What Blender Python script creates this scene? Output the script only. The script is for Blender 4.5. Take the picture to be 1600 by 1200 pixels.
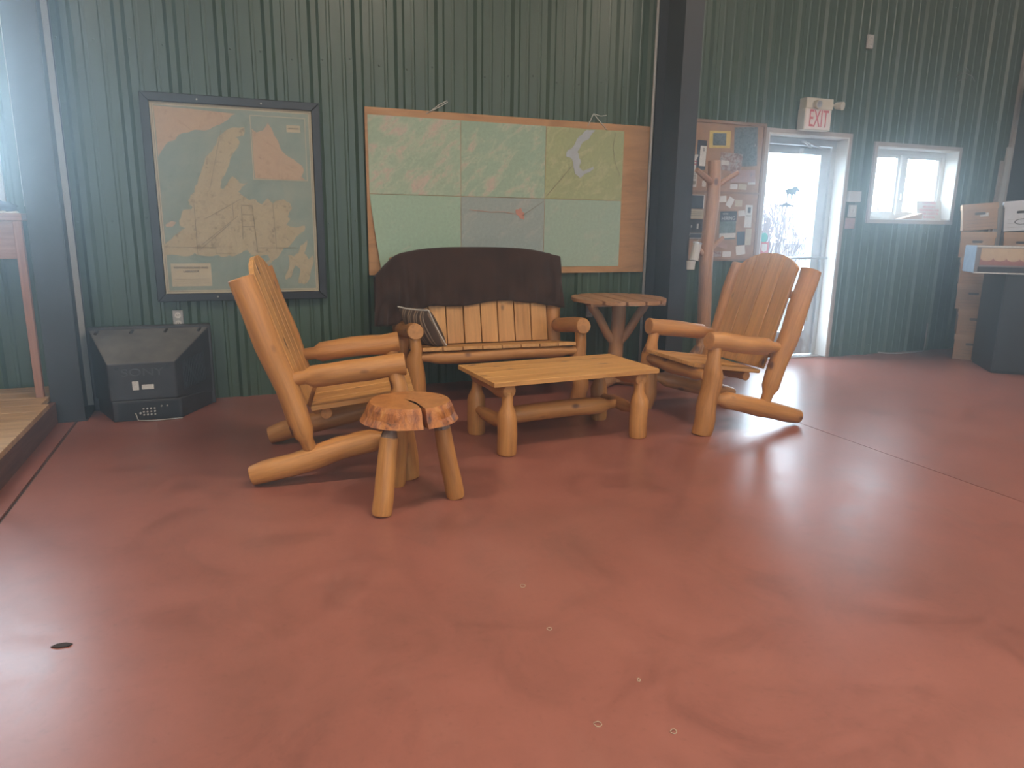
import bpy, bmesh, math, random
from mathutils import Vector, Matrix, noise
R = math.radians
for o in list(bpy.data.objects):
    bpy.data.objects.remove(o)
scene = bpy.context.scene
COL = scene.collection

# ------------------------------------------------------------------ camera
cam = bpy.data.objects.new('camera', bpy.data.cameras.new('camera'))
COL.objects.link(cam)
CH = 1.285
pitch, roll, yaw = 0.219228, 0.01347, 0.369744
hd = Vector((math.sin(yaw), math.cos(yaw), 0)); rt = Vector((math.cos(yaw), -math.sin(yaw), 0)); zz = Vector((0, 0, 1))
fw = hd*math.cos(pitch)-zz*math.sin(pitch); up = zz*math.cos(pitch)+hd*math.sin(pitch)
r2 = rt*math.cos(roll)+up*math.sin(roll); u2 = up*math.cos(roll)-rt*math.sin(roll)
cam.matrix_world = Matrix(((r2.x, u2.x, -fw.x, 0), (r2.y, u2.y, -fw.y, 0), (r2.z, u2.z, -fw.z, CH), (0, 0, 0, 1)))
cam.data.sensor_width = 36; cam.data.lens = 36*1115.75/1600
cam.data.clip_start = .05; cam.data.clip_end = 300
scene.camera = cam

# ------------------------------------------------------------------ sky, lamp strengths, exposure
SKY = 28.0
LAMP_W = 52.0
GLARE_VEIL = 0.056
world = bpy.data.worlds.new('sky'); scene.world = world
world.use_nodes = True
bg = world.node_tree.nodes['Background']
bg.inputs[0].default_value = (.69, .855, 1.0, 1); bg.inputs[1].default_value = SKY
vs = scene.view_settings
vs.view_transform = 'Standard'; vs.look = 'None'; vs.exposure = -0.12; vs.gamma = 1.0
vs.use_curve_mapping = False

# ------------------------------------------------------------------ materials
def newmat(name):
    m = bpy.data.materials.new(name); m.use_nodes = True
    nt = m.node_tree; b = nt.nodes['Principled BSDF']
    return m, nt, b
def lin(c):
    return tuple(((x/255)/12.92 if x/255 <= .04045 else ((x/255+.055)/1.055)**2.4) for x in c)
def N(nt, t, **k):
    n = nt.nodes.new(t)
    for a, v in k.items():
        setattr(n, a, v)
    return n
def coords(nt, scale=(1, 1, 1), kind='Object', rnd=False):
    tc = N(nt, 'ShaderNodeTexCoord'); mp = N(nt, 'ShaderNodeMapping')
    mp.inputs['Scale'].default_value = scale
    nt.links.new(tc.outputs[kind], mp.inputs['Vector'])
    if rnd:
        oi = N(nt, 'ShaderNodeObjectInfo'); mu = N(nt, 'ShaderNodeMath', operation='MULTIPLY'); mu.inputs[1].default_value = 37.0
        cx = N(nt, 'ShaderNodeCombineXYZ')
        nt.links.new(oi.outputs['Random'], mu.inputs[0])
        for i in range(3):
            nt.links.new(mu.outputs[0], cx.inputs[i])
        nt.links.new(cx.outputs[0], mp.inputs['Location'])
    return mp.outputs[0]
def ramp(nt, src, stops):
    r = N(nt, 'ShaderNodeValToRGB')
    while len(r.color_ramp.elements) < len(stops):
        r.color_ramp.elements.new(.5)
    for e, (p, c) in zip(r.color_ramp.elements, stops):
        e.position = p; e.color = (*c, 1) if len(c) == 3 else c
    nt.links.new(src, r.inputs[0])
    return r.outputs[0]
def mixc(nt, a, b, f, blend='MIX'):
    m = N(nt, 'ShaderNodeMix', data_type='RGBA', blend_type=blend)
    for s, v in ((m.inputs[6], a), (m.inputs[7], b)):
        if isinstance(v, tuple):
            s.default_value = (*v, 1)
        else:
            nt.links.new(v, s)
    if isinstance(f, (int, float)):
        m.inputs[0].default_value = f
    else:
        nt.links.new(f, m.inputs[0])
    return m.outputs[2]
def ntex(nt, vec, scale, detail=4, rough=.55, dist=0):
    n = N(nt, 'ShaderNodeTexNoise'); n.inputs['Scale'].default_value = scale; n.inputs['Detail'].default_value = detail
    n.inputs['Roughness'].default_value = rough; n.inputs['Distortion'].default_value = dist
    nt.links.new(vec, n.inputs['Vector'])
    return n.outputs['Fac']
def bump(nt, b, h, strength=.2, dist=.01):
    bp = N(nt, 'ShaderNodeBump'); bp.inputs['Strength'].default_value = strength; bp.inputs['Distance'].default_value = dist
    nt.links.new(h, bp.inputs['Height']); nt.links.new(bp.outputs[0], b.inputs['Normal'])
def plain(name, c, rough=.6, var=.12, scale=8, metal=0, stretch=(1, 1, 1), bmp=0, spec=.5):
    m, nt, b = newmat(name)
    v = coords(nt, stretch); f = ntex(nt, v, scale)
    lo = tuple(x*(1-var) for x in c); hi = tuple(min(1, x*(1+var)) for x in c)
    nt.links.new(ramp(nt, f, [(.3, lo), (.7, hi)]), b.inputs['Base Color'])
    b.inputs['Roughness'].default_value = rough; b.inputs['Metallic'].default_value = metal
    b.inputs['Specular IOR Level'].default_value = spec
    if bmp:
        bump(nt, b, f, bmp, .004)
    return m
def wood(name, c1, c2, knot, rough=.42, grain=1.0, spec=.45):
    """grain runs along each object's own Z axis"""
    m, nt, b = newmat(name)
    v = coords(nt, (14*grain, 14*grain, 1.1*grain), rnd=True)
    f = ntex(nt, v, 1.6, 6, .6, .6)
    base = ramp(nt, f, [(.28, c2), (.5, c1), (.74, tuple(min(1, x*1.18) for x in c1))])
    v2 = coords(nt, (60*grain, 60*grain, 2.2*grain), rnd=True)
    f2 = ntex(nt, v2, 1.5, 3)
    base = mixc(nt, base, ramp(nt, f2, [(.35, (.72, .66, .6)), (.6, (1, 1, 1))]), .55, 'MULTIPLY')
    # knots
    v3 = coords(nt, (7, 7, 4.2), rnd=True)
    vo = N(nt, 'ShaderNodeTexVoronoi'); vo.inputs['Scale'].default_value = 1.0
    nt.links.new(v3, vo.inputs['Vector'])
    kf = ramp(nt, vo.outputs['Distance'], [(.08, (1, 1, 1)), (.16, (0, 0, 0))])
    base = mixc(nt, base, knot, kf)
    # board to board difference
    oi = N(nt, 'ShaderNodeObjectInfo')
    base = mixc(nt, base, ramp(nt, oi.outputs['Random'], [(0, (.86, .84, .82)), (1, (1.0, 1.0, 1.0))]), 1.0, 'MULTIPLY')
    nt.links.new(base, b.inputs['Base Color'])
    nt.links.new(ramp(nt, f, [(.3, (rough+.12,)*3), (.7, (rough-.05,)*3)]), b.inputs['Roughness'])
    b.inputs['Specular IOR Level'].default_value = spec
    bump(nt, b, f2, .12, .004)
    return m

M = {}
M['pine'] = wood('honey_pine', (.66, .345, .105), (.50, .23, .060), (.12, .035, .012))
M['log'] = wood('peeled_pine_log', (.545, .255, .075), (.40, .165, .042), (.12, .035, .012))
M['pine2'] = wood('weathered_pine', (.50, .27, .13), (.36, .17, .075), (.13, .05, .025), rough=.5)
M['stooltop'] = wood('cut_slab', (.50, .21, .06), (.36, .13, .035), (.20, .06, .02), rough=.3, grain=.6)
M['collar'] = plain('grey_brown_tenon', (.20, .125, .085), .5, .3, 30)
def bark_mat():
    m, nt, b = newmat('varnished_bark')
    v = coords(nt, (9, 9, 2.5)); f = ntex(nt, v, 3, 6, .65, .8)
    base = ramp(nt, f, [(.30, (.04, .015, .008)), (.42, (.26, .075, .018)), (.56, (.47, .17, .04)), (.72, (.56, .26, .08))])
    nt.links.new(base, b.inputs['Base Color']); b.inputs['Roughness'].default_value = .32
    bump(nt, b, f, .6, .012)
    return m
M['bark'] = bark_mat()
def floor_mat():
    m, nt, b = newmat('stained_concrete')
    v = coords(nt, (1, 1, 1))
    f = ntex(nt, v, .9, 7, .62, .4); f2 = ntex(nt, v, 5.5, 6, .7); f3 = ntex(nt, coords(nt, (2.2, .7, 1)), 2.2, 5, .7, .6)
    base = ramp(nt, f, [(.25, (.22, .088, .066)), (.5, (.285, .106, .079)), (.78, (.33, .13, .096))])
    base = mixc(nt, base, ramp(nt, f2, [(.25, (.80, .78, .77)), (.55, (1, 1, 1)), (.8, (1.06, 1.06, 1.06))]), .5, 'MULTIPLY')
    f4 = ntex(nt, coords(nt, (1, 1, 1)), 2.6, 8, .72, 1.0); f5 = ntex(nt, coords(nt, (1, 1, 1)), 42, 3, .6)
    base = mixc(nt, base, ramp(nt, f4, [(.30, (.70, .72, .74)), (.50, (1, 1, 1)), (.74, (1.10, 1.08, 1.08))]), .8, 'MULTIPLY')
    base = mixc(nt, base, ramp(nt, f5, [(.28, (.80, .80, .80)), (.42, (1, 1, 1)), (.70, (1, 1, 1)), (.80, (1.15, 1.18, 1.2))]), .7, 'MULTIPLY')
    base = mixc(nt, base, (.33, .15, .115), ramp(nt, f3, [(.55, (0, 0, 0)), (.8, (.35, .35, .35))]))
    nt.links.new(base, b.inputs['Base Color'])
    rr = N(nt, 'ShaderNodeMath', operation='MULTIPLY_ADD'); rr.inputs[1].default_value = .26; rr.inputs[2].default_value = .20
    nt.links.new(f4, rr.inputs[0]); nt.links.new(rr.outputs[0], b.inputs['Roughness'])
    b.inputs['Specular IOR Level'].default_value = .5
    bump(nt, b, f2, .03, .004)
    return m
M['floor'] = floor_mat()
def steel_mat(name, c, rough):
    m, nt, b = newmat(name)
    v = coords(nt, (6, 6, .35)); f = ntex(nt, v, 2, 4)
    nt.links.new(ramp(nt, f, [(.3, tuple(x*.86 for x in c)), (.7, tuple(x*1.12 for x in c))]), b.inputs['Base Color'])
    nt.links.new(ramp(nt, f, [(.3, (rough,)*3), (.7, (rough+.12,)*3)]), b.inputs['Roughness'])
    b.inputs['Specular IOR Level'].default_value = .55
    return m
M['green'] = steel_mat('green_painted_steel', (.050, .086, .052), .30)
M['greyblack'] = plain('black_painted_steel', (.030, .031, .036), .5, .2, 5)
M['joint'] = plain('joint_filler', (.07, .055, .05), .9, .3, 20)
M['white'] = plain('white_paint', (.72, .72, .70), .45, .05, 5)
M['trimwhite'] = plain('off_white_trim', (.52, .50, .46), .5, .07, 6)
M['trimtan'] = plain('pinkish_trim', (.42, .36, .32), .55, .08, 6)
M['alu'] = plain('brushed_aluminium', (.60, .62, .64), .35, .06, 20, metal=.7)
M['ceil'] = plain('white_ceiling_steel', (.62, .62, .60), .6, .05, 3)
M['drywall'] = plain('painted_far_wall', (.10, .13, .11), .6, .1, 3)
M['black'] = plain('satin_black', (.017, .016, .018), .42, .2, 10)
M['frame'] = plain('black_frame', (.018, .017, .018), .38, .2, 12)
M['tv'] = plain('charcoal_plastic', (.036, .036, .040), .48, .35, 9)
M['tvdark'] = plain('dark_plastic', (.012, .012, .014), .5, .2, 9)
M['dust_lit'] = plain('dusty_lit_charcoal', (.12, .115, .105), .7, .4, 7, stretch=(1, 1, 1))  # dusty upper faces, tone also raised for the light they catch
M['tvletter'] = plain('raised_plastic', (.085, .085, .09), .4, .1, 9)
M['label'] = plain('pale_label', (.62, .62, .58), .6, .2, 60)
M['silver'] = plain('dull_metal_pins', (.55, .5, .42), .35, .1, 30, metal=.8)
M['paper'] = plain('paper_white', (.62, .60, .55), .75, .06, 12)
M['cream'] = plain('paper_cream', (.50, .44, .31), .75, .07, 12)
M['ink'] = plain('ink_dark', (.035, .035, .045), .7, .2, 20)
M['red'] = plain('red_ink', (.50, .06, .07), .6, .1, 20)
M['redpale'] = plain('sign_red', (.62, .07, .10), .5, .1, 20)
M['exitface'] = plain('exit_face', (.80, .72, .66), .5, .04, 10)
M['exitcase'] = plain('exit_case', (.62, .56, .44), .5, .05, 10)
M['yellow'] = plain('yellow_card', (.62, .48, .12), .7, .1, 20)
M['teal'] = plain('teal_sticker', (.05, .42, .36), .5, .1, 20)
M['cork'] = plain('brown_hardboard', (.36, .21, .12), .75, .15, 14)
M['corkedge'] = plain('brown_edging', (.27, .165, .105), .7, .12, 14)
M['twine'] = plain('white_twine', (.66, .64, .58), .8, .1, 60)
M['carton'] = plain('brown_cardboard', (.40, .24, .135), .8, .1, 6)
M['cartonlid'] = plain('brown_cardboard_lid', (.46, .29, .17), .8, .1, 6)
M['whitecarton'] = plain('white_cardboard', (.66, .66, .68), .7, .05, 6)
M['cable'] = plain('grey_cable', (.35, .34, .32), .5, .1, 20)
M['leaf'] = plain('dark_leaf', (.03, .02, .018), .8, .2, 20)
M['screw'] = plain('screw_head', (.07, .10, .075), .35, .1, 20)
M['outletbrown'] = plain('steel_outlet_plate', (.34, .33, .31), .4, .1, 20, metal=.3)
def ply_mat():
    m, nt, b = newmat('plywood')
    v = coords(nt, (1.1, 6, 6)); f = ntex(nt, v, 1.8, 6, .6, 1.6)
    nt.links.new(ramp(nt, f, [(.3, (.34, .17, .065)), (.5, (.47, .25, .105)), (.7, (.53, .30, .14))]), b.inputs['Base Color'])
    b.inputs['Roughness'].default_value = .6
    return m
M['ply'] = ply_mat()
def deck_mat():
    m, nt, b = newmat('worn_deck')
    v = coords(nt, (16, 16, 1), rnd=True); f = ntex(nt, v, 1.6, 6, .6, .5)
    nt.links.new(ramp(nt, f, [(.3, (.30, .17, .085)), (.5, (.50, .31, .15)), (.72, (.60, .41, .22))]), b.inputs['Base Color'])
    b.inputs['Roughness'].default_value = .55
    return m
M['deck'] = deck_mat()
M['fascia'] = wood('fascia_board', (.17, .075, .045), (.10, .045, .03), (.05, .02, .012), rough=.55)
M['pinkpine'] = wood('counter_pine', (.36, .18, .115), (.28, .13, .08), (.2, .08, .04), rough=.55)
def topo_mat(name, a, bcol, c, seed, k=.5):
    m, nt, b = newmat(name)
    tc = N(nt, 'ShaderNodeTexCoord'); mp = N(nt, 'ShaderNodeMapping')
    mp.inputs['Rotation'].default_value = (0, -.75, 0); mp.vector_type = 'TEXTURE'; mp.inputs['Scale'].default_value = (.30, 1, .13); mp.inputs['Location'].default_value = (seed*3.1, seed, seed*1.7)
    nt.links.new(tc.outputs['Object'], mp.inputs['Vector'])
    f = ntex(nt, mp.outputs[0], 1.9, 8, .66, .5)
    base = ramp(nt, f, [(k-.10, a), (k+.02, a), (k+.09, bcol), (k+.22, c)])
    mp2 = N(nt, 'ShaderNodeMapping'); mp2.inputs['Scale'].default_value = (30, 1, 30); nt.links.new(tc.outputs['Object'], mp2.inputs['Vector'])
    f2 = ntex(nt, mp2.outputs[0], 1.5, 5, .7)
    base = mixc(nt, base, ramp(nt, f2, [(.35, (.74, .76, .74)), (.6, (1, 1, 1))]), .7, 'MULTIPLY')
    nt.links.new(base, b.inputs['Base Color']); b.inputs['Roughness'].default_value = .7
    return m
def print_mat(name, cols, scale, seed):
    m, nt, b = newmat(name)
    v = coords(nt, (1, 1, 1)); f = ntex(nt, v, scale, 5, .7, .4)
    n = len(cols)
    nt.links.new(ramp(nt, f, [(.3+.4*i/(n-1), c) for i, c in enumerate(cols)]), b.inputs['Base Color'])
    b.inputs['Roughness'].default_value = .55
    return m
def stripe_mat():
    m, nt, b = newmat('striped_cushion')
    tc = N(nt, 'ShaderNodeTexCoord'); sx = N(nt, 'ShaderNodeSeparateXYZ'); nt.links.new(tc.outputs['Object'], sx.inputs[0])
    mu = N(nt, 'ShaderNodeMath', operation='MULTIPLY'); mu.inputs[1].default_value = 17; nt.links.new(sx.outputs['X'], mu.inputs[0])
    fr = N(nt, 'ShaderNodeMath', operation='FRACT'); nt.links.new(mu.outputs[0], fr.inputs[0])
    r = ramp(nt, fr.outputs[0], [(0, (.085, .055, .040)), (.30, (.085, .055, .040)), (.31, (.32, .22, .14)), (.5, (.32, .22, .14)), (.51, (.10, .065, .045)), (.72, (.10, .065, .045)), (.73, (.42, .34, .25)), (.8, (.42, .34, .25)), (.81, (.085, .055, .040))])
    nt.links.new(r, b.inputs['Base Color']); b.inputs['Roughness'].default_value = .85
    return m
M['stripe'] = stripe_mat()
def fleece_mat():
    m, nt, b = newmat('brown_fleece')
    v = coords(nt); f = ntex(nt, v, 7, 5); f2 = ntex(nt, v, 260, 2)
    nt.links.new(ramp(nt, f, [(.3, (.036, .019, .014)), (.7, (.062, .034, .025))]), b.inputs['Base Color'])
    b.inputs['Roughness'].default_value = .95; b.inputs['Sheen Weight'].default_value = .18; b.inputs['Specular IOR Level'].default_value = .15
    bump(nt, b, f2, .25, .003)
    return m
M['fleece'] = fleece_mat()
def glass_mat():
    m = bpy.data.materials.new('window_glass'); m.use_nodes = True; nt = m.node_tree
    nt.nodes.clear()
    out = N(nt, 'ShaderNodeOutputMaterial'); mx = N(nt, 'ShaderNodeMixShader'); t = N(nt, 'ShaderNodeBsdfTransparent'); g = N(nt, 'ShaderNodeBsdfGlossy')
    v = coords(nt); f = ntex(nt, v, 4, 5, .7)
    nt.links.new(ramp(nt, f, [(.3, (.90, .93, .94)), (.7, (.95, .97, .98))]), t.inputs[0])
    g.inputs['Roughness'].default_value = .02
    mx.inputs[0].default_value = .06
    nt.links.new(t.outputs[0], mx.inputs[1]); nt.links.new(g.outputs[0], mx.inputs[2]); nt.links.new(mx.outputs[0], out.inputs[0])
    return m
M['glass'] = glass_mat()
def emit_mat(name, c, s):
    m, nt, b = newmat(name)
    b.inputs['Base Color'].default_value = (*c, 1); b.inputs['Emission Color'].default_value = (*c, 1); b.inputs['Emission Strength'].default_value = s
    return m
M['tube'] = emit_mat('fluorescent_tube', (1, .93, .82), 6)
M['ground'] = plain('darkened_ground', (.024, .018, .018), .9, .25, 3)  # ground colour darkened so the bright sky does not bleach it
M['twig'] = plain('bare_twigs', (.105, .068, .066), .9, .2, 6)

# ------------------------------------------------------------------ builders
def tag(o, label=None, cat=None, group=None, kind=None):
    if label: o['label'] = label
    if cat: o['category'] = cat
    if group: o['group'] = group
    if kind: o['kind'] = kind
    return o
def empty(name, loc=(0, 0, 0), rz=0, label=None, cat=None, group=None):
    o = bpy.data.objects.new(name, None); COL.objects.link(o)
    o.location = loc; o.rotation_euler = (0, 0, rz); o.empty_display_size = .1
    return tag(o, label, cat, group)
def link(name, me, mats, parent=None, mtx=None, smooth=None):
    if not isinstance(mats, (list, tuple)): mats = [mats]
    for k in mats:
        if len(me.materials) < len(mats): me.materials.append(M[k] if isinstance(k, str) else k)
    o = bpy.data.objects.new(name, me); COL.objects.link(o)
    if parent is not None: o.parent = parent
    if mtx is not None: o.matrix_basis = mtx
    if smooth:
        for p_ in me.polygons: p_.use_smooth = True
    return o
def bm_mesh(bm, name):
    bmesh.ops.recalc_face_normals(bm, faces=bm.faces)
    me = bpy.data.meshes.new(name); bm.to_mesh(me); bm.free()
    return me
def box_bm(bm, a, b, bev=0):
    c = [(a[i]+b[i])/2 for i in range(3)]; s = [abs(b[i]-a[i]) for i in range(3)]
    r = bmesh.ops.create_cube(bm, size=1, matrix=Matrix.Translation(c) @ Matrix.Diagonal((*s, 1)))
    if bev:
        es = list({e for v in r['verts'] for e in v.link_edges})
        bmesh.ops.bevel(bm, geom=es, offset=bev, segments=1, affect='EDGES', profile=.5)
def box(name, a, b, mat, parent=None, bev=0, mtx=None):
    """axis aligned box between two corners, its origin at its own centre"""
    c = Vector([(a[i]+b[i])/2 for i in range(3)])
    bm = bmesh.new(); box_bm(bm, Vector(a)-c, Vector(b)-c, bev)
    m = Matrix.Translation(c)
    return link(name, bm_mesh(bm, name), mat, parent, (mtx @ m) if mtx is not None else m)
def frame_z(p0, p1, side=None):
    """matrix at p0 whose Z runs to p1"""
    p0 = Vector(p0); d = (Vector(p1)-p0).normalized()
    s = Vector(side) if side else (Vector((0, 0, 1)) if abs(d.z) < .95 else Vector((0, 1, 0)))
    x = s.cross(d).normalized() if not side else (s-d*s.dot(d)).normalized()
    y = d.cross(x)
    return Matrix(((x.x, y.x, d.x, p0.x), (x.y, y.y, d.y, p0.y), (x.z, y.z, d.z, p0.z), (0, 0, 0, 1)))
def log(name, parent, p0, p1, prof, mat='pine', seed=0, wob=.05, bend=.004, n=14, step=.07):
    p0 = Vector(p0); p1 = Vector(p1); L = (p1-p0).length
    rg = random.Random(seed); ph = [rg.uniform(0, 6.28) for _ in range(6)]; nz = rg.uniform(0, 50)
    ts = [0.0]
    for (ta, ra), (tb, rb) in zip(prof, prof[1:]):
        k = max(1, int((tb-ta)*L/step))
        ts += [ta+(tb-ta)*i/k for i in range(1, k+1)]
    def rad(t):
        for (ta, ra), (tb, rb) in zip(prof, prof[1:]):
            if t <= tb+1e-9: return ra+(rb-ra)*(t-ta)/max(1e-6, tb-ta)
        return prof[-1][1]
    vs_, fs = [], []
    for t in ts:
        r = rad(t); e = min(1, t/.15, (1-t)/.15) if L > .2 else 0
        cx = bend*2*(noise.noise((nz, t*2.5, 0)))*e*2; cy = bend*2*(noise.noise((0, t*2.5, nz)))*e*2
        for i in range(n):
            a = 2*math.pi*i/n
            q = 1+wob*.5*(math.cos(2*a+ph[0]+t*1.2)+.6*math.cos(3*a+ph[1]-t*2))*.7+wob*.8*noise.noise((math.cos(a)*.9+nz, math.sin(a)*.9, t*L*7))
            vs_.append((cx+r*q*math.cos(a), cy+r*q*math.sin(a), t*L))
    m_ = len(ts)
    for j in range(m_-1):
        for i in range(n):
            k = (i+1) % n
            fs.append((j*n+i, j*n+k, (j+1)*n+k, (j+1)*n+i))
    ns = len(fs)
    for j, flip in ((0, True), (m_-1, False)):          # saw-cut ends with a small rounded arris
        b0 = len(vs_); sgn = -1 if flip else 1
        for i in range(n):
            v = vs_[j*n+i]; vs_.append((v[0], v[1], v[2]))
        for i in range(n):
            v = vs_[j*n+i]; vs_.append((v[0]*.9, v[1]*.9, v[2]+sgn*.004))
        for i in range(n):
            k = (i+1) % n
            fs.append((b0+k, b0+i, b0+n+i, b0+n+k) if flip else (b0+i, b0+k, b0+n+k, b0+n+i))
        rr = [b0+n+i for i in range(n)]
        fs.append(tuple(reversed(rr)) if flip else tuple(rr))
    me = bpy.data.meshes.new(name); me.from_pydata(vs_, [], fs); me.update()
    for i in range(ns): me.polygons[i].use_smooth = True
    return link(name, me, mat, parent, frame_z(p0, p1))
def prism(name, outline, thick, mat, parent=None, mtx=None, bev=0, mats=None):
    """outline in local X,Z extruded along Y, centred on Y=0 (faces -Y first)"""
    bm = bmesh.new()
    a = [bm.verts.new((x, -thick/2, z)) for x, z in outline]; b = [bm.verts.new((x, thick/2, z)) for x, z in outline]
    n = len(outline)
    for i in range(n):
        bm.faces.new((a[i], a[(i+1) % n], b[(i+1) % n], b[i]))
    f1 = bm.faces.new(a); f2 = bm.faces.new(list(reversed(b)))
    if bev:
        es = list(f1.edges)+list(f2.edges)
        bmesh.ops.bevel(bm, geom=es, offset=bev, segments=1, affect='EDGES', profile=.5)
    bmesh.ops.triangulate(bm, faces=[f for f in bm.faces if len(f.verts) > 4])
    return link(name, bm_mesh(bm, name), mats or mat, parent, mtx)
def board(name, parent, p0, p1, width, thick, side, mat='pine', bev=.004):
    """plank whose grain runs p0->p1; width along `side`"""
    L = (Vector(p1)-Vector(p0)).length
    w = width/2
    return prism(name, [(-w, 0), (w, 0), (w, L), (-w, L)], thick, mat, parent, frame_z(p0, p1, side), bev)
def tube(name, pts, r, mat, parent=None, n=6, closed=False, mtx=None):
    pts = [Vector(p) for p in pts]; vs_, fs = [], []
    m_ = len(pts)
    for i, p in enumerate(pts):
        d = (pts[(i+1) % m_]-pts[i-1]) if closed else (pts[min(i+1, m_-1)]-pts[max(i-1, 0)])
        d.normalize(); s = Vector((0, 0, 1)) if abs(d.z) < .9 else Vector((1, 0, 0))
        x = s.cross(d).normalized(); y = d.cross(x)
        rr = r[i] if isinstance(r, (list, tuple)) else r
        for k in range(n):
            a = 2*math.pi*k/n; vs_.append(p+x*rr*math.cos(a)+y*rr*math.sin(a))
    for i in range(m_ if closed else m_-1):
        j = (i+1) % m_
        for k in range(n):
            l = (k+1) % n; fs.append((i*n+k, i*n+l, j*n+l, j*n+k))
    if not closed:
        fs.append(tuple(reversed(range(n)))); fs.append(tuple(range((m_-1)*n, m_*n)))
    c = sum(pts, Vector())/m_
    me = bpy.data.meshes.new(name); me.from_pydata([v-c for v in vs_], [], fs); me.update()
    m0 = Matrix.Translation(c)
    return link(name, me, mat, parent, (mtx @ m0) if mtx is not None else m0, True)
def disc(name, c, r, depth, axis, mat, parent=None, n=16, r_end=None):
    c = Vector(c); ax = Vector(axis).normalized()
    return log_plain(name, c, c+ax*depth, r, r if r_end is None else r_end, mat, parent, n)
def log_plain(name, p0, p1, r0, r1, mat, parent=None, n=14):
    L = (Vector(p1)-Vector(p0)).length
    bm = bmesh.new()
    a = [bm.verts.new((r0*math.cos(2*math.pi*i/n), r0*math.sin(2*math.pi*i/n), 0)) for i in range(n)]
    b = [bm.verts.new((r1*math.cos(2*math.pi*i/n), r1*math.sin(2*math.pi*i/n), L)) for i in range(n)]
    for i in range(n): bm.faces.new((a[i], a[(i+1) % n], b[(i+1) % n], b[i]))
    bm.faces.new(list(reversed(a))); bm.faces.new(b)
    return link(name, bm_mesh(bm, name), mat, parent, frame_z(p0, p1))
def text(name, s, size, loc, mat, parent=None, rotz=0, depth=.0006, sx=1, align='CENTER', tilt=90):
    cu = bpy.data.curves.new(name, 'FONT'); cu.body = s; cu.size = size; cu.align_x = align; cu.align_y = 'CENTER'; cu.extrude = depth
    cu.space_line = .95
    t = bpy.data.objects.new(name, cu); COL.objects.link(t)
    bpy.context.view_layer.update()
    me = bpy.data.meshes.new_from_object(t.evaluated_get(bpy.context.evaluated_depsgraph_get()))
    bpy.data.objects.remove(t); bpy.data.curves.remove(cu)
    me.materials.clear()
    mtx = Matrix.Translation(loc) @ Matrix.Rotation(rotz, 4, 'Z') @ Matrix.Rotation(R(tilt), 4, 'X') @ Matrix.Diagonal((sx, 1, 1, 1))
    return link(name, me, mat, parent, mtx)
def flat(name, poly, y, mat, parent, thick=.0006):
    """printed patch: polygon in wall X,Z at depth y (thin layer of ink)"""
    cx = sum(q[0] for q in poly)/len(poly); cz = sum(q[1] for q in poly)/len(poly)
    bm = bmesh.new(); f = bm.faces.new([bm.verts.new((x-cx, 0, z-cz)) for x, z in poly]); f.normal_update()
    if f.normal.y > 0: f.normal_flip()
    bmesh.ops.triangulate(bm, faces=[f], ngon_method='EAR_CLIP')
    me = bpy.data.meshes.new(name); bm.to_mesh(me); bm.free()
    return link(name, me, mat, parent, Matrix.Translation((cx, y, cz)))
def rag(poly, amp, seed, sub=3):
    """roughen a coastline"""
    rg = random.Random(seed); out = []
    for (x0, z0), (x1, z1) in zip(poly, poly[1:]+poly[:1]):
        for k in range(sub):
            t = k/sub; j = amp if k else amp*.3
            out.append((x0+(x1-x0)*t+rg.uniform(-j, j), z0+(z1-z0)*t+rg.uniform(-j, j)))
    return out

# ================================================================== SETTING
XL, XR, YB, YF, ZC = -4.6, 7.87, 5.58, -5.2, 4.4
PAN = 5.60                                   # flat of the wall sheets; ribs stand out to about 5.58
OPEN = [(4.650, 5.610, 0.0, 2.146), (5.982, 7.105, 1.386, 2.092), (-2.75, -1.375, 1.40, 2.62)]   # door, window, window on the left
OUT = 5.775                                  # outer face of the wall

# floor: three slabs with recessed saw-cut joints
fbm = bmesh.new(); box_bm(fbm, (XL-.2, YF-.2, -.30), (XR+.2, OUT, -.012))
floor = tag(link('floor', bm_mesh(fbm, 'floor'), 'joint'), kind='structure')
for a, b in ((XL-.2, -1.030), (-1.012, 3.508), (3.514, XR+.2)):
    box('slab', (a, YF-.2, -.10), (b, OUT, 0), 'floor', floor)

def split_wall(y0, y1, opens):
    bm = bmesh.new()
    xs = sorted({XL-.2, XR+.2, *[o[0] for o in opens], *[o[1] for o in opens]})
    for a, b in zip(xs, xs[1:]):
        mid = (a+b)/2; zs = [(0, ZC)]
        for o in opens:
            if o[0] < mid < o[1]:
                zs = [(0, o[2]), (o[3], ZC)]
        for z0, z1 in zs:
            if z1-z0 > .001: box_bm(bm, (a, y0, z0), (b, y1, z1))
    return bm
wall_back = tag(link('wall_back', bm_mesh(split_wall(PAN+.004, OUT, OPEN), 'wall_back'), 'drywall'), kind='structure')

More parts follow.
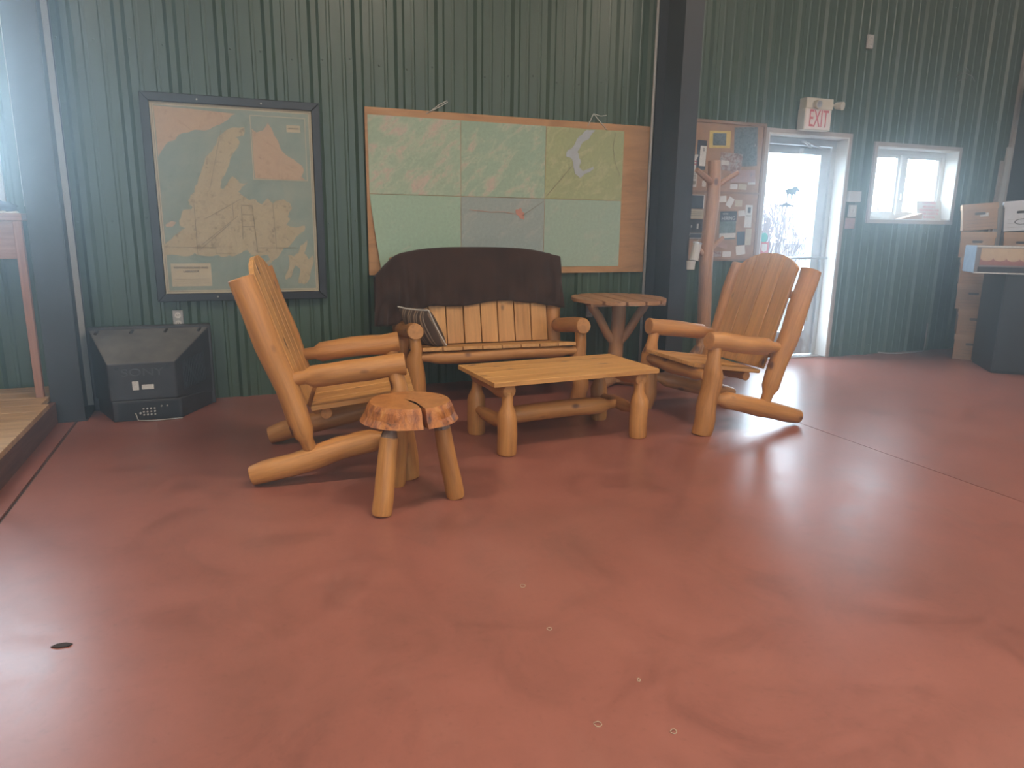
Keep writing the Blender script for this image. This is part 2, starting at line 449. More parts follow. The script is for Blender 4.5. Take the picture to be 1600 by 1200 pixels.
# ribbed steel sheets, one object each
def rib_profile(x0, x1):
    pts = []
    k0 = math.floor((x0-.02)/.306)-1
    for k in range(k0, k0+10):
        c = .02+k*.306
        pts += [(c-.040, 0), (c-.018, .022), (c+.018, .022), (c+.040, 0)]
        for q in (.102, .204):
            pts += [(c+q-.016, 0), (c+q-.007, .005), (c+q+.007, .005), (c+q+.016, 0)]
    def d(x):
        for (xa, da), (xb, db) in zip(pts, pts[1:]):
            if xa <= x <= xb: return da+(db-da)*(x-xa)/(xb-xa)
        return 0
    xs = sorted({x0, x1, *[p_[0] for p_ in pts if x0 < p_[0] < x1], *[o[i] for o in OPEN for i in (0, 1) if x0 < o[i] < x1]})
    return xs, d
pw = .918; xk = -1.049-pw*4
k = 0
while xk < XR:
    x0, x1 = max(xk, XL), min(xk+pw, XR)
    if x1-x0 > .05:
        xs, d = rib_profile(x0, x1); bm = bmesh.new(); cx = (x0+x1)/2
        for a, b in zip(xs, xs[1:]):
            mid = (a+b)/2; zs = [(0.0, ZC)]
            for o in OPEN:
                if o[0] < mid < o[1]: zs = [(0.0, o[2]), (o[3], ZC)]
            for z0, z1 in zs:
                if z1-z0 < .001: continue
                v = [bm.verts.new((x-cx, PAN-d(x)-(.0012 if k % 2 else 0)-PAN, z)) for x, z in ((a, z0), (b, z0), (b, z1), (a, z1))]
                bm.faces.new(v)
        bmesh.ops.remove_doubles(bm, verts=bm.verts, dist=.0003)
        me = bpy.data.meshes.new('metal_sheet'); bm.to_mesh(me); bm.free()
        sh = link('metal_sheet', me, 'green', wall_back, Matrix.Translation((cx, PAN, 0)))
        # screw heads along the girts
        bm = bmesh.new()
        for zg in (.12, 1.28, 2.42, 3.45):
            for kk in range(-25, 40):
                for q in (.055, .153, .25):
                    sx_ = .02+kk*.306+q
                    if x0+.02 < sx_ < x1-.02 and (kk+int(q*10)) % 2 == 0 and not any(o[0]-.03 < sx_ < o[1]+.03 and o[2]-.03 < zg < o[3]+.03 for o in OPEN):
                        bmesh.ops.create_cone(bm, cap_ends=True, segments=6, radius1=.008, radius2=.005, depth=.006, matrix=Matrix.Translation((sx_-cx, -.006, zg+.02*math.sin(sx_*9))) @ Matrix.Rotation(R(90), 4, 'X'))
        if bm.verts:
            tag(link('screw_heads', bm_mesh(bm, 'screw_heads'), 'screw', sh), kind='stuff')
        else: bm.free()
    xk += pw; k += 1

tag(box('wall_left', (XL-.2, YF-.2, 0), (XL, PAN, ZC), 'drywall'), kind='structure')
tag(box('wall_right', (XR, YF-.2, 0), (XR+.2, PAN, ZC), 'greyblack'), kind='structure')
wf_open = [(-2.6, 1.4, 1.4, 2.6), (3.2, 6.4, 1.4, 2.6)]       # unseen glazed bands added behind the camera, sized for front daylight
wall_front = tag(link('wall_front', bm_mesh(split_wall(YF-.2, YF, wf_open), 'wall_front'), 'drywall'), kind='structure')
for i, o in enumerate(wf_open):
    gd = tag(empty('door_%d' % (i+2), (o[0], YF-.1, o[2])), kind='structure')  # added glazing, there for the daylight it lets in
    nx, nz = 5, 4
    for a in range(nx+1):
        xx = (o[1]-o[0])*a/nx; box('mullion', (xx-.03, -.03, 0), (xx+.03, .03, o[3]-o[2]), 'white', gd)
    for a in range(nz+1):
        zq = (o[3]-o[2])*a/nz; box('rail', (0, -.025, zq-.04), (o[1]-o[0], .025, zq+.04), 'white', gd)
    for a in range(nx):
        for b in range(nz):
            w_, h_ = (o[1]-o[0])/nx, (o[3]-o[2])/nz
            box('pane', (a*w_+.03, -.004, b*h_+.04), ((a+1)*w_-.03, .004, (b+1)*h_-.04), 'glass', gd)
tag(box('ceiling', (XL-.2, YF-.2, ZC), (XR+.2, OUT, ZC+.15), 'ceil'), kind='structure')
# white corner strip where back and right walls meet
tag(box('trim_1', (XR-.05, PAN-.055, 0), (XR, PAN-.024, ZC), 'trimtan'), kind='structure')
# a strip covering the foot of the wall sheets
# ---- door
d = tag(empty('door_1', (5.13, OUT-.09, 0)), kind='structure')
def dbox(n, a, b, m, par=None, bev=0):
    o_ = (5.13, OUT-.09, 0)
    return box(n, [a[i]-o_[i] for i in range(3)], [b[i]-o_[i] for i in range(3)], m, par or d, bev)
dbox('casing', (4.614, 5.572, 0), (4.650, 5.60, 2.183), 'trimtan'); dbox('casing', (5.610, 5.572, 0), (5.646, 5.60, 2.183), 'trimtan')
dbox('casing', (4.650, 5.572, 2.146), (5.610, 5.60, 2.183), 'trimtan')
dbox('jamb', (4.651, 5.574, .012), (4.665, OUT, 2.145), 'white'); dbox('jamb', (5.595, 5.574, .012), (5.609, OUT, 2.145), 'white')
dbox('head_jamb', (4.665, 5.574, 2.131), (5.595, OUT, 2.145), 'white')
dbox('frame_post', (4.665, 5.715, .012), (4.715, OUT, 2.131), 'alu'); dbox('frame_post', (5.545, 5.715, .012), (5.595, OUT, 2.131), 'alu')
dbox('frame_head', (4.715, 5.715, 2.07), (5.545, OUT, 2.131), 'alu')
dbox('threshold', (4.665, 5.62, .0005), (5.595, OUT, .012), 'alu')
lf = dbox('door_leaf', (4.72, 5.738, .02), (4.80, OUT-.005, 2.065), 'alu')
dbox('stile', (5.435, 5.738, .02), (5.540, OUT-.005, 2.065), 'alu')
dbox('top_rail', (4.80, 5.738, 1.99), (5.435, OUT-.005, 2.065), 'alu')
dbox('bottom_rail', (4.80, 5.738, .02), (5.435, OUT-.005, .26), 'alu')
dbox('pane', (4.80, 5.752, .26), (5.435, 5.760, 1.99), 'glass')
pb = tube('push_bar', [(-.30, -.06, 1.003), (.40, -.06, 1.003)], .014, 'alu', d, 10)
for x in (-.30, .40): tube('bar_bracket', [(x, -.06, 1.003), (x, .056, 1.003)], .012, 'alu', d, 8)
dbox('closer_body', (5.16, 5.685, 1.985), (5.40, 5.738, 2.04), 'alu', bev=.006)
tube('closer_arm', [(.10, -.02, 2.045), (-.03, -.09, 2.08), (.02, .02, 2.10)], .011, 'alu', d, 6)
tube('closer_arm', [(.22, -.02, 2.045), (.0, -.10, 2.075)], .009, 'alu', d, 6)
dbox('latch_plate', (5.455, 5.733, .36), (5.475, 5.738, .46), 'silver')
# stickers on the door glass
horse = [(5.012, 1.672), (5.030, 1.658), (5.060, 1.655), (5.085, 1.663), (5.11, 1.668), (5.13, 1.672), (5.150, 1.690), (5.160, 1.684), (5.175, 1.692), (5.185, 1.684), (5.200, 1.682), (5.222, 1.650), (5.220, 1.638), (5.205, 1.640), (5.195, 1.648), (5.185, 1.640), (5.178, 1.618), (5.188, 1.600), (5.180, 1.588), (5.170, 1.592), (5.172, 1.604), (5.155, 1.612), (5.145, 1.600), (5.135, 1.580), (5.148, 1.562), (5.132, 1.558), (5.120, 1.578), (5.122, 1.604), (5.105, 1.614), (5.085, 1.598), (5.092, 1.578), (5.080, 1.574), (5.070, 1.598), (5.064, 1.622), (5.050, 1.640), (5.030, 1.650)]
wing = [(4.984, 1.500), (4.995, 1.515), (5.025, 1.512), (5.05, 1.522), (5.075, 1.535), (5.09, 1.524), (5.105, 1.532), (5.125, 1.514), (5.15, 1.512), (5.177, 1.500), (5.177, 1.495), (4.984, 1.495)]
def dflat(n, poly, m):
    o = flat(n, poly, 0, m, d); o.matrix_basis = Matrix.Translation((o.matrix_basis.translation.x-5.13, 5.7505-(OUT-.09), o.matrix_basis.translation.z)); return o
M['decal'] = plain('grey_decal', (.05, .05, .05), .6, .2, 30)
dflat('animal_decal', horse, 'decal'); dflat('ridge_decal', wing, 'ink')
disc('round_sticker', (4.842-5.13, 5.750-(OUT-.09), 1.198), .045, -.001, (0, 1, 0), 'teal', d, 18)
dflat('red_sticker', [(4.802, 1.04), (4.908, 1.04), (4.908, 1.154), (4.802, 1.154)], 'red').matrix_basis.translation.y -= .001
s_ = dflat('sticker_shield', [(4.822, 1.075), (4.855, 1.056), (4.888, 1.075), (4.888, 1.136), (4.822, 1.136)], 'paper'); s_.matrix_basis = Matrix.Translation((0, -.002, 0)) @ s_.matrix_basis
# ---- windows
def window(n, o, halves, sash):
    w = tag(empty('window_%d' % n, ((o[0]+o[1])/2, 5.75, o[2])), kind='structure')
    ox, oy, oz = w.location
    def b(nm, p, q, m, bev=0): return box(nm, (p[0]-ox, p[1]-oy, p[2]-oz), (q[0]-ox, q[1]-oy, q[2]-oz), m, w, bev)
    x0, x1, z0, z1 = o; t = .037
    b('casing', (x0-t, 5.572, z0-t), (x0, 5.60, z1+t), 'trimtan'); b('casing', (x1, 5.572, z0-t), (x1+t, 5.60, z1+t), 'trimtan')
    b('casing', (x0, 5.572, z1), (x1, 5.60, z1+t), 'trimtan'); b('casing', (x0, 5.572, z0-t), (x1, 5.60, z0), 'trimtan')
    b('reveal', (x0, 5.574, z0), (x0+.01, OUT, z1), 'white'); b('reveal', (x1-.01, 5.574, z0), (x1, OUT, z1), 'white')
    b('reveal', (x0+.01, 5.574, z1-.01), (x1-.01, OUT, z1), 'white'); b('window_sill', (x0+.01, 5.574, z0), (x1-.01, OUT, z0+.01), 'white')
    x0 += .01; x1 -= .01; z0 += .01; z1 -= .01; fy = 5.72
    b('frame_rail', (x0, fy, z0), (x1, OUT, z0+.045), 'white'); b('frame_rail', (x0, fy, z1-.045), (x1, OUT, z1), 'white')
    xm = x0+(x1-x0)*halves
    b('frame_stile', (x0, fy, z0+.045), (x0+.045, OUT, z1-.045), 'white'); b('frame_stile', (x1-.045, fy, z0+.045), (x1, OUT, z1-.045), 'white')
    b('mullion', (xm-.04, fy-.008, z0+.045), (xm+.04, OUT, z1-.045), 'white', .004)
    for a, c in ((x0+.045, xm-.04), (xm+.04, x1-.045)):
        if sash:
            for p, q in (((a, z0+.045), (a+.03, z1-.045)), ((c-.03, z0+.045), (c, z1-.045)), ((a+.03, z0+.045), (c-.03, z0+.075)), ((a+.03, z1-.075), (c-.03, z1-.045))):
                b('sash', (p[0], fy+.012, p[1]), (q[0], OUT-.01, q[1]), 'white')
        k_ = .03 if sash else 0
        b('pane', (a+k_, 5.745, z0+.045+k_), (c-k_, 5.752, z1-.045-k_), 'glass')
    b('latch', (xm-.008, fy-.03, z0+.19), (xm+.008, fy-.008, z0+.26), 'white', .003)
    return w
window(1, OPEN[1], .47, True)
window(2, OPEN[2], .5, False)

# ---- steel columns (I sections) with the white pipes beside them
def column(x0, x1, label):
    c = empty('steel_column', ((x0+x1)/2, 5.385, 0), 0, label, 'column', 'steel columns along the wall')
    w = (x1-x0)/2
    box('flange', (-w, -.195, .012), (w, -.183, ZC), 'greyblack', c); box('flange', (-w, .175, .012), (w, .187, ZC), 'greyblack', c)
    box('web', (-.004, -.183, .012), (.004, .175, ZC), 'greyblack', c)
    box('base_plate', (-w-.01, -.2, 0), (w+.01, .189, .012), 'greyblack', c)
column(-1.150, -.968, 'dark steel column at the left beside the wooden platform')
column(3.425, 3.595, 'dark steel column between the plywood map board and the bulletin board')
tag(box('conduit_strip', (-1.012, 5.556, .02), (-.976, 5.577, ZC), 'trimwhite'), 'pale vertical strip on the wall behind the television', 'conduit')
tag(tube('conduit_pipe', [(3.402, 5.563, .02), (3.402, 5.563, ZC)], .0125, 'trimwhite', None, 8), 'thin white vertical pipe at the plywood map board\'s right edge', 'conduit')
tag(tube('thin_cord', [(-1.235, 5.57, 1.36), (-1.237, 5.57, 2.6), (-1.236, 5.57, ZC)], .004, 'trimwhite', None, 6), 'thin pale cord running down the wall left of the left column', 'cord')

# ---- platform on the left
pl = empty('wooden_platform', (-2.85, 3.7, 0), 0, 'low wooden platform with plank top along the left edge', 'platform')
PH = .172
x0p, x1p, y0p, y1p = XL+.02, -1.118, 1.9, 5.555
yy = y1p; i = 0
while yy-.2 > y0p:
    cut = -1.16 if yy > 5.17 else x1p
    board('plank', pl, (x0p+2.85, yy-.0925-3.7, PH-.016), (cut+2.85, yy-.0925-3.7, PH-.016), .182, .032, (0, 1, 0), 'deck', .002); yy -= .186
board('fascia', pl, (x1p+2.85-.022, y0p-3.7, .07), (x1p+2.85-.022, 5.18-3.7, .07), .138, .036, (0, 0, 1), 'fascia', .002)
box('joists', (x0p+2.85, yy-3.7, .004), (x1p+2.85-.05, 5.18-3.7, PH-.034), 'joint', pl)

# haze added to the hall air in place of lens glare, and sky portals in the glazed openings (they only steer the sampling of the sky)
for x0_, x1_, z0_, z1_, y_, flip in [(*o, OUT+.01, -1) for o in OPEN]+[(*o, YF-.21, 1) for o in wf_open]:
    ld = bpy.data.lights.new('sky_portal', 'AREA'); ld.shape = 'RECTANGLE'; ld.size = x1_-x0_; ld.size_y = z1_-z0_; ld.cycles.is_portal = True
    lo = bpy.data.objects.new('sky_portal', ld); COL.objects.link(lo); lo.location = ((x0_+x1_)/2, y_, (z0_+z1_)/2); lo.rotation_euler = (R(90)*(-1 if flip < 0 else 1), 0, 0)
if GLARE_VEIL:
    hm = bpy.data.materials.new('veil'); hm.use_nodes = True; nt = hm.node_tree; nt.nodes.clear()
    out = N(nt, 'ShaderNodeOutputMaterial'); vsn = N(nt, 'ShaderNodeVolumeScatter')
    vsn.inputs['Color'].default_value = (.80, .92, 1, 1); vsn.inputs['Density'].default_value = GLARE_VEIL; vsn.inputs['Anisotropy'].default_value = .85
    nt.links.new(vsn.outputs[0], out.inputs['Volume'])
    hz = box('veil', (XL-.1, YF-.1, -.05), (XR+.1, OUT-.1, ZC+.05), hm)
    tag(hz, 'thin bluish haze added to the hall in place of lens glare', 'veil', None, 'stuff')

# ================================================================== LOG FURNITURE
def log_seat(name, label, cat, group, loc, rz, hw, nb, seed, legmat='log', arch=.055, wobl=.06, topx=-.752, armx=-.004, armz=.600, lean=-.052, legz=.560, neck=.86):
    t = empty(name, loc, rz, label, cat, group)
    rg = random.Random(seed)
    P0 = Vector((-.470, 0, .155)); P1 = Vector((topx, 0, 1.025)); u = (P1-P0).normalized(); nrm = Vector((u.z, 0, -u.x))
    for i, s in enumerate((-1, 1)):
        y = s*hw; sd = seed*10+i
        log('front_leg', t, (.004, y, .004), (lean, y, legz), [(0, .061), (.05, .064), (neck-.16, .062), (neck-.11, .056), (neck, .042), (1, .040)], legmat, sd, wobl*1.5, .010)
        log('arm', t, (-.575, y, armz-.07), (armx, y, armz), [(0, .033), (.155, .035), (.215, .056), (.7, .059), (1, .057)], legmat, sd+2, wobl, .005)
        log('back_post', t, P0+Vector((0, y, 0)), P1+Vector((0, y, 0)), [(0, .033), (.085, .036), (.135, .057), (.55, .062), (1, .062)], legmat, sd+4, wobl, .005)
        log('skid', t, (-.765, y, .053), (.0, y, .250), [(0, .048), (.08, .056), (.45, .060), (.78, .057), (.835, .037), (1, .035)], legmat, sd+6, wobl, .004)
    log('seat_log', t, (-.005, -hw+.02, .376), (-.005, hw-.02, .376), [(0, .030), (.06, .034), (.11, .046), (.89, .046), (.94, .034), (1, .030)], legmat, seed*10+8, wobl)
    log('rear_log', t, (-.40, -hw+.11, .330), (-.40, hw-.11, .330), [(0, .030), (.5, .034), (1, .030)], legmat, seed*10+9, wobl)
    for s_, z_ in ((.36, 'rail'), (.80, 'rail')):
        c = P0+u*s_*.93
        log('back_rail', t, c+Vector((0, -hw+.03, 0)), c+Vector((0, hw-.03, 0)), [(0, .024), (1, .024)], legmat, seed*10+11, .03)
    # seat boards run front to back
    W = 2*(hw-.052) if nb > 5 else 2*(hw-.066); gap = .007; w = (W-gap*(nb-1))/nb
    for i in range(nb):
        yc = -W/2+w/2+i*(w+gap)
        board('seat_board', t, (.046, yc, .436+rg.uniform(-.001, .001)), (-.470, yc, .366), w, .026, (0, 1, 0), 'pine', .003)
    # back boards with an arched top
    Wb = 2*(hw-.075); wb = (Wb-gap*(nb-1))/nb; s0 = .225; base = P0+nrm*.040
    for i in range(nb):
        yc = -Wb/2+wb/2+i*(wb+gap)
        def top(yq): return .915+arch*(1-(abs(yq)/(hw-.075))**2.4)*1.4
        a, b = yc-wb/2, yc+wb/2
        out = [(-wb/2, s0), (wb/2, s0)]+[((b+(a-b)*k_/4)-yc, top(b+(a-b)*k_/4)) for k_ in range(5)]
        m = frame_z(base+Vector((0, yc, 0)), base+u+Vector((0, yc, 0)), (0, 1, 0))
        prism('back_board', out, .024, 'pine', t, m, .003)
    return t
GRP = 'log furniture set'
aL = math.atan2(-.167, .986)
left_chair = log_seat('log_armchair', 'honey pine log armchair in front of the framed map, seen from its side', 'armchair', None, (.828, 3.815, 0), aL, .352, 4, 3)
right_chair = log_seat('log_armchair', 'log armchair with arched plank back standing in front of the glass door', 'armchair', None, (2.712, 3.99, 0), R(180), .350, 4, 5, 'log', .06, .09)
bench = log_seat('log_bench', 'two-seat log bench with plank back under the dark brown blanket', 'bench', None, (1.752, 4.765, 0), R(-90-2.5), .624, 8, 7, 'log', .028, .06, -.655, .055, .566, .0, .525, .82)

# ---- coffee table
ct = empty('coffee_table', (1.823, 3.917, 0), R(4.0), 'low log coffee table with plank top between the two armchairs', 'coffee table')
HL, HD, TZ = .5525, .28, .437
for i in range(4):
    yc = -HD+.07+i*.14
    board('plank', ct, (-HL, yc, TZ-.014), (HL, yc, TZ-.014), .1385, .028, (0, 1, 0), 'pine', .0025)
for s in (-1, 1):
    log('cross_log', ct, (s*.445, -.245, .372), (s*.445, .245, .372), [(0, .040), (.06, .046), (.94, .046), (1, .040)], 'log', 41+s, .05)
    for q in (-1, 1):
        log('leg', ct, (s*.45, q*.232, .004), (s*.445, q*.222, .362), [(0, .054), (.04, .057), (.60, .057), (.66, .053), (.80, .032), (1, .032)], 'log', 44+3*s+q, .06, .002)
    log('end_stretcher', ct, (s*.45, -.20, .165), (s*.45, .20, .165), [(0, .026), (.2, .030), (.3, .040), (.7, .040), (.8, .030), (1, .026)], 'log', 51+s, .06)
log('long_stretcher', ct, (-.45, 0, .165), (.45, 0, .165), [(0, .026), (.09, .030), (.16, .056), (.84, .056), (.91, .032), (1, .028)], 'log', 57, .06)

# ---- stump stool
st = empty('stump_stool', (.725, 3.185, 0), 0, 'three-legged stool with a cracked varnished log-slice seat', 'stool')
def stool_top():
    n = 72; a0 = R(-84); half = .055
    angs = [a0+half+(2*math.pi-2*half)*i/(n-1) for i in range(n)]
    def rad(a, lvl):
        r = .184*(1+.03*math.cos(2*a+.6)+.025*noise.noise((math.cos(a)*1.5, math.sin(a)*1.5, 3)))
        fl = (0, .005, .012, .024)[lvl]*(1+.9*max(0, math.cos(a-R(200)))+.5*max(0, math.cos(a-R(-15))))
        return r+fl+.006*noise.noise((math.cos(a)*7, math.sin(a)*7, lvl*1.7))*(lvl > 0)
    zs = (.482, .460, .426, .396)
    vs_, fs, mi = [], [], []
    for lv in range(4):
        for a in angs:
            r = rad(a, lv)-(.004 if lv == 0 else 0); vs_.append((r*math.cos(a), r*math.sin(a), zs[lv]))
        vs_.append((.045*math.cos(a0+.25), .045*math.sin(a0+.25), zs[lv]))    # tip of the crack
    m_ = n+1
    for lv in range(3):
        for i in range(m_):
            k_ = (i+1) % m_
            fs.append((lv*m_+i, (lv+1)*m_+i, (lv+1)*m_+k_, lv*m_+k_)); mi.append(1)
    c0 = len(vs_); vs_ += [(-.02, .03, zs[0]), (-.02, .03, zs[3])]
    for i in range(m_):
        k_ = (i+1) % m_
        fs.append((c0, i, k_)); mi.append(0)
        fs.append((c0+1, 3*m_+k_, 3*m_+i)); mi.append(0)
    me = bpy.data.meshes.new('seat'); me.from_pydata(vs_, [], fs); me.update()
    for p_, q in zip(me.polygons, mi): p_.material_index = q
    return me
o = link('seat', stool_top(), ['stooltop', 'bark'], st)
for i, (bx, by) in enumerate(((.548, 3.015), (.925, 3.115), (.690, 3.372))):
    b0 = Vector((bx-.725, by-3.185, .004)); tp = Vector((b0.x*.66, b0.y*.66, .397)); dv = tp-b0
    lg_ = log('leg', st, b0, b0+dv*.87, [(0, .042), (.05, .046), (.7, .043), (1, .040)], 'log', 70+i, .06, .0015)
    cl = log_plain('collar', b0+dv*.865, b0+dv*1.0, .040, .026, 'collar', None, 14)
    mw = cl.matrix_basis.copy(); cl.parent = lg_; cl.matrix_basis = lg_.matrix_basis.inverted() @ mw

# ---- round table
rtb = empty('round_table', (2.905, 5.125, 0), R(-6), 'tall round plank-top log table standing against the wall beside the bench', 'table')
RR, RZ = .384, .722
edges = [-.394, -.245, -.088, .070, .228, .394]
for a, b in zip(edges, edges[1:]):
    a2, b2 = a+.010, b-.010
    out = []
    for k_ in range(9):
        x = a2+(b2-a2)*k_/8; out.append((x, -math.sqrt(max(.0004, RR**2-x**2))))
    for k_ in range(9):
        x = b2+(a2-b2)*k_/8; out.append((x, math.sqrt(max(.0004, RR**2-x**2))))
    cx = (a+b)/2
    m = frame_z((cx, 0, RZ-.014), (cx, 1, RZ-.014), (1, 0, 0))
    prism('top_board', [(x-cx, y) for x, y in out], .028, 'pine2', rtb, m, .003)
for y in (-.17, .17):
    hl = math.sqrt(RR**2-.2**2)-.01
    board('batten', rtb, (-hl, y, RZ-.040), (hl, y, RZ-.040), .09, .022, (0, 1, 0), 'pine2', .002)
log('post', rtb, (0, 0, .03), (0, 0, RZ-.031), [(0, .072), (.1, .066), (.5, .060), (1, .058)], 'pine2', 81, .08, .004)
for a in (0, 180):
    c, s = math.cos(R(a)), math.sin(R(a))
    log('brace', rtb, (c*.03, s*.03, .36), (c*.262, s*.262, RZ-.030), [(0, .036), (1, .034)], 'pine2', 83+a, .08)
for a in (45, 135):
    c, s = math.cos(R(a)), math.sin(R(a))
    log('foot', rtb, (-c*.25, -s*.25, .042), (c*.25, s*.25, .042), [(0, .030), (.2, .040), (.8, .040), (1, .030)], 'pine2', 90+a, .06)

# ---- coat rack
cr = empty('coat_rack', (3.735, 5.09, 0), 0, 'coat rack made from a peeled tree trunk with branch stubs', 'coat rack')
log('trunk', cr, (.0, 0, .02), (-.015, 0, 1.815), [(0, .066), (.15, .060), (.5, .058), (.85, .055), (1, .050)], 'pine2', 101, .1, .012, 14, .06)
for p0, p1, r0 in (((-.02, 0, 1.64), (-.215, -.05, 1.735), .030), ((.0, 0, 1.60), (.180, -.06, 1.728), .026), ((-.02, 0, 1.03), (-.195, -.05, 1.150), .028), ((.02, 0, 1.12), (.16, .05, 1.20), .022)):
    log('branch', cr, p0, p1, [(0, r0), (.5, r0*.85), (1, r0*.7)], 'pine2', int(p0[2]*100), .08)
for a in (20, 110, 200, 290):
    c, s = math.cos(R(a)), math.sin(R(a))
    log('brace', cr, (c*.215, s*.215, .028), (c*.03, s*.03, .30), [(0, .026), (1, .026)], 'pine2', 120+a, .08)

# ---- blanket over the bench back
def blanket():
    P0 = Vector((-.470, 0, .155)); P1 = Vector((-.655, 0, 1.025)); u = (P1-P0).normalized(); nrm = Vector((u.z, 0, -u.x))
    nu, nv = 84, 44; ya, yb = -.800, .685
    def topz(y):                       # crest of the blanket along u
        k_ = max(-1, min(1, y/.585)); z = .926+.046*(1-abs(k_)**3.4)
        if y > .60: z = .918-.02*((y-.6)/.1)
        if y < -.60: z = .922-.9*((-y-.60))**1.25*1.05-.3*max(0, -y-.66)
        return z
    vs_, fs = [], []
    for i in range(nu+1):
        y = ya+(yb-ya)*i/nu
        crest = topz(y)
        hem = .520+.016*math.sin(y*4.1+.6)+.010*math.sin(y*11)
        if y < -.40: hem -= .13*min(1, (-.40-y)/.3)**1.2
        if y > .45: hem -= .055*((y-.45)/.25)
        if hem > crest-.12: hem = crest-.12
        bhem = .50
        fold = .016+.048*max(0, min(1, (-.25-y)/.4))+.030*max(0, (y-.40)/.25)
        fr = .066; bk = -.075
        if abs(y) > .585: fr = .078; bk = -.078
        Lf = crest-hem; Lb = crest-bhem; Lt = (fr-bk)*.9; tot = Lf+Lt+Lb
        for j in range(nv+1):
            q = tot*j/nv
            if q < Lf-.03: s, off = hem+q, fr
            elif q > Lf+Lt+.03: s, off = crest-(q-Lf-Lt), bk
            else:
                t = (q-(Lf-.03))/(Lt+.06); s = crest-.03+.03*math.sin(math.pi*t)**.6; off = fr+(bk-fr)*(.5-.5*math.cos(math.pi*t))
            dn = max(0, (crest-s))/max(.05, Lf)
            w = fold*dn*(math.sin(y*34+2.0*math.sin(s*6))+.5*math.sin(y*63+s*9))
            w += .004*noise.noise((y*7, s*7, 1))
            yy_ = y+.012*noise.noise((s*6, y*5, 4))*dn - (.03*dn if y < -.68 else 0)*(off > 0)
            if y < -.66:
                off = off*(1-.35*min(1, (-.66-y)/.1))
            p = P0+u*s+nrm*(off+(abs(w)+.2*w if off > 0 else -abs(w))); p.y = yy_
            vs_.append(p)
    for i in range(nu):
        for j in range(nv):
            a = i*(nv+1)+j; fs.append((a, a+1, a+nv+2, a+nv+1))
    me = bpy.data.meshes.new('blanket'); me.from_pydata(vs_, [], fs); me.update()
    o = link('blanket', me, 'fleece', None, bench.matrix_basis.copy(), True)
    o.location = bench.location; o.rotation_euler = bench.rotation_euler
    so = o.modifiers.new('thickness', 'SOLIDIFY'); so.thickness = .006; so.offset = 0
    return tag(o, 'dark brown fleece blanket draped over the back of the log bench', 'blanket')
blanket()

# ---- cushion in the corner of the bench
cu = empty('cushion', (1.240, 4.985, .560), 0, 'brown striped cushion with white piping leaning in the bench corner', 'cushion')
hx, hz = .150, .172
side = Vector((.52, -.85, 0)).normalized(); upv = Vector((-.46, -.05, .62)); upv = (upv-side*upv.dot(side)).normalized(); nr = side.cross(upv)
CM = Matrix(((side.x, nr.x, upv.x, 0), (side.y, nr.y, upv.y, 0), (side.z, nr.z, upv.z, 0), (0, 0, 0, 1)))
vs_, fs = [], []; n = 14
def pil(a, b, s):
    k_ = (1-abs(a)**2.6)*(1-abs(b)**2.6); pin = 1-.06*(1-abs(a*b))*(abs(a) > .0)
    return (a*hx*(1-.07*(1-b*b)*abs(a)), s*.075*k_**.5, b*hz*(1-.07*(1-a*a)*abs(b)))
for s in (-1, 1):
    for i in range(n+1):
        for j in range(n+1): vs_.append(pil(-1+2*i/n, -1+2*j/n, s))
for s in (0, 1):
    for i in range(n):
        for j in range(n):
            a = s*(n+1)**2+i*(n+1)+j; f = (a, a+n+1, a+n+2, a+1); fs.append(f if s == 0 else tuple(reversed(f)))
me = bpy.data.meshes.new('cover'); me.from_pydata(vs_, [], fs); me.update()
link('cover', me, 'stripe', cu, CM, True)
per = [(-1+2*i/n, -1) for i in range(n)]+[(1, -1+2*i/n) for i in range(n)]+[(1-2*i/n, 1) for i in range(n)]+[(-1, 1-2*i/n) for i in range(n)]
tube('piping', [pil(a, b, 0) for a, b in per], .0055, 'paper', cu, 6, True, CM)

# ================================================================== TELEVISION
tv = empty('television', (-.568, 5.30, 0), 0, 'large old tube television turned to the wall, showing its black back', 'television')
TO = Vector((-.568, 5.30, 0))
def hexa(name, A, B, mat, parent, bev=.006, mats=None, matfn=None):
    bm = bmesh.new()
    va = [bm.verts.new(Vector(p)-TO) for p in A]; vb = [bm.verts.new(Vector(p)-TO) for p in B]
    n = len(A)
    for i in range(n): bm.faces.new((va[i], va[(i+1) % n], vb[(i+1) % n], vb[i]))
    bm.faces.new(va); bm.faces.new(list(reversed(vb)))
    if bev: bmesh.ops.bevel(bm, geom=list(bm.edges), offset=bev, segments=2, affect='EDGES', profile=.5)
    bmesh.ops.recalc_face_normals(bm, faces=bm.faces)
    if matfn:
        for f in bm.faces: f.material_index = matfn(f)
    return link(name, bm_mesh(bm, name), mats or mat, parent)
def rect(x0, x1, z0, z1, y): return [(x0, y, z0), (x1, y, z0), (x1, y, z1), (x0, y, z1)]
hexa('bezel', rect(-.953, -.184, .004, .574, 5.435), rect(-.953, -.184, .004, .574, 5.505), 'tv', tv, .006)
hexa('rear_shell', rect(-.800, -.405, .135, .383, 5.092), rect(-.938, -.196, .09, .560, 5.437), 'tv', tv, .008, ['tv', 'dust_lit'], lambda f: 1 if f.normal.z > .45 else 0)
hexa('base', rect(-.790, -.385, .002, .137, 5.082), rect(-.925, -.205, .002, .11, 5.436), 'tv', tv, .006)
box('jack_panel', (-.760+.568, 5.0785-5.30, .012), (-.400+.568, 5.083-5.30, .122), 'tvdark', tv)
for i in range(4):
    for j in range(3): disc('jack', (-.612+i*.022+.568, 5.0785-5.30, .040+j*.020), .006, .006, (0, -1, 0), 'silver', tv, 8)
for x in (-.505, -.470): disc('jack', (x+.568, 5.0785-5.30, .092), .006, .006, (0, -1, 0), 'silver', tv, 8)
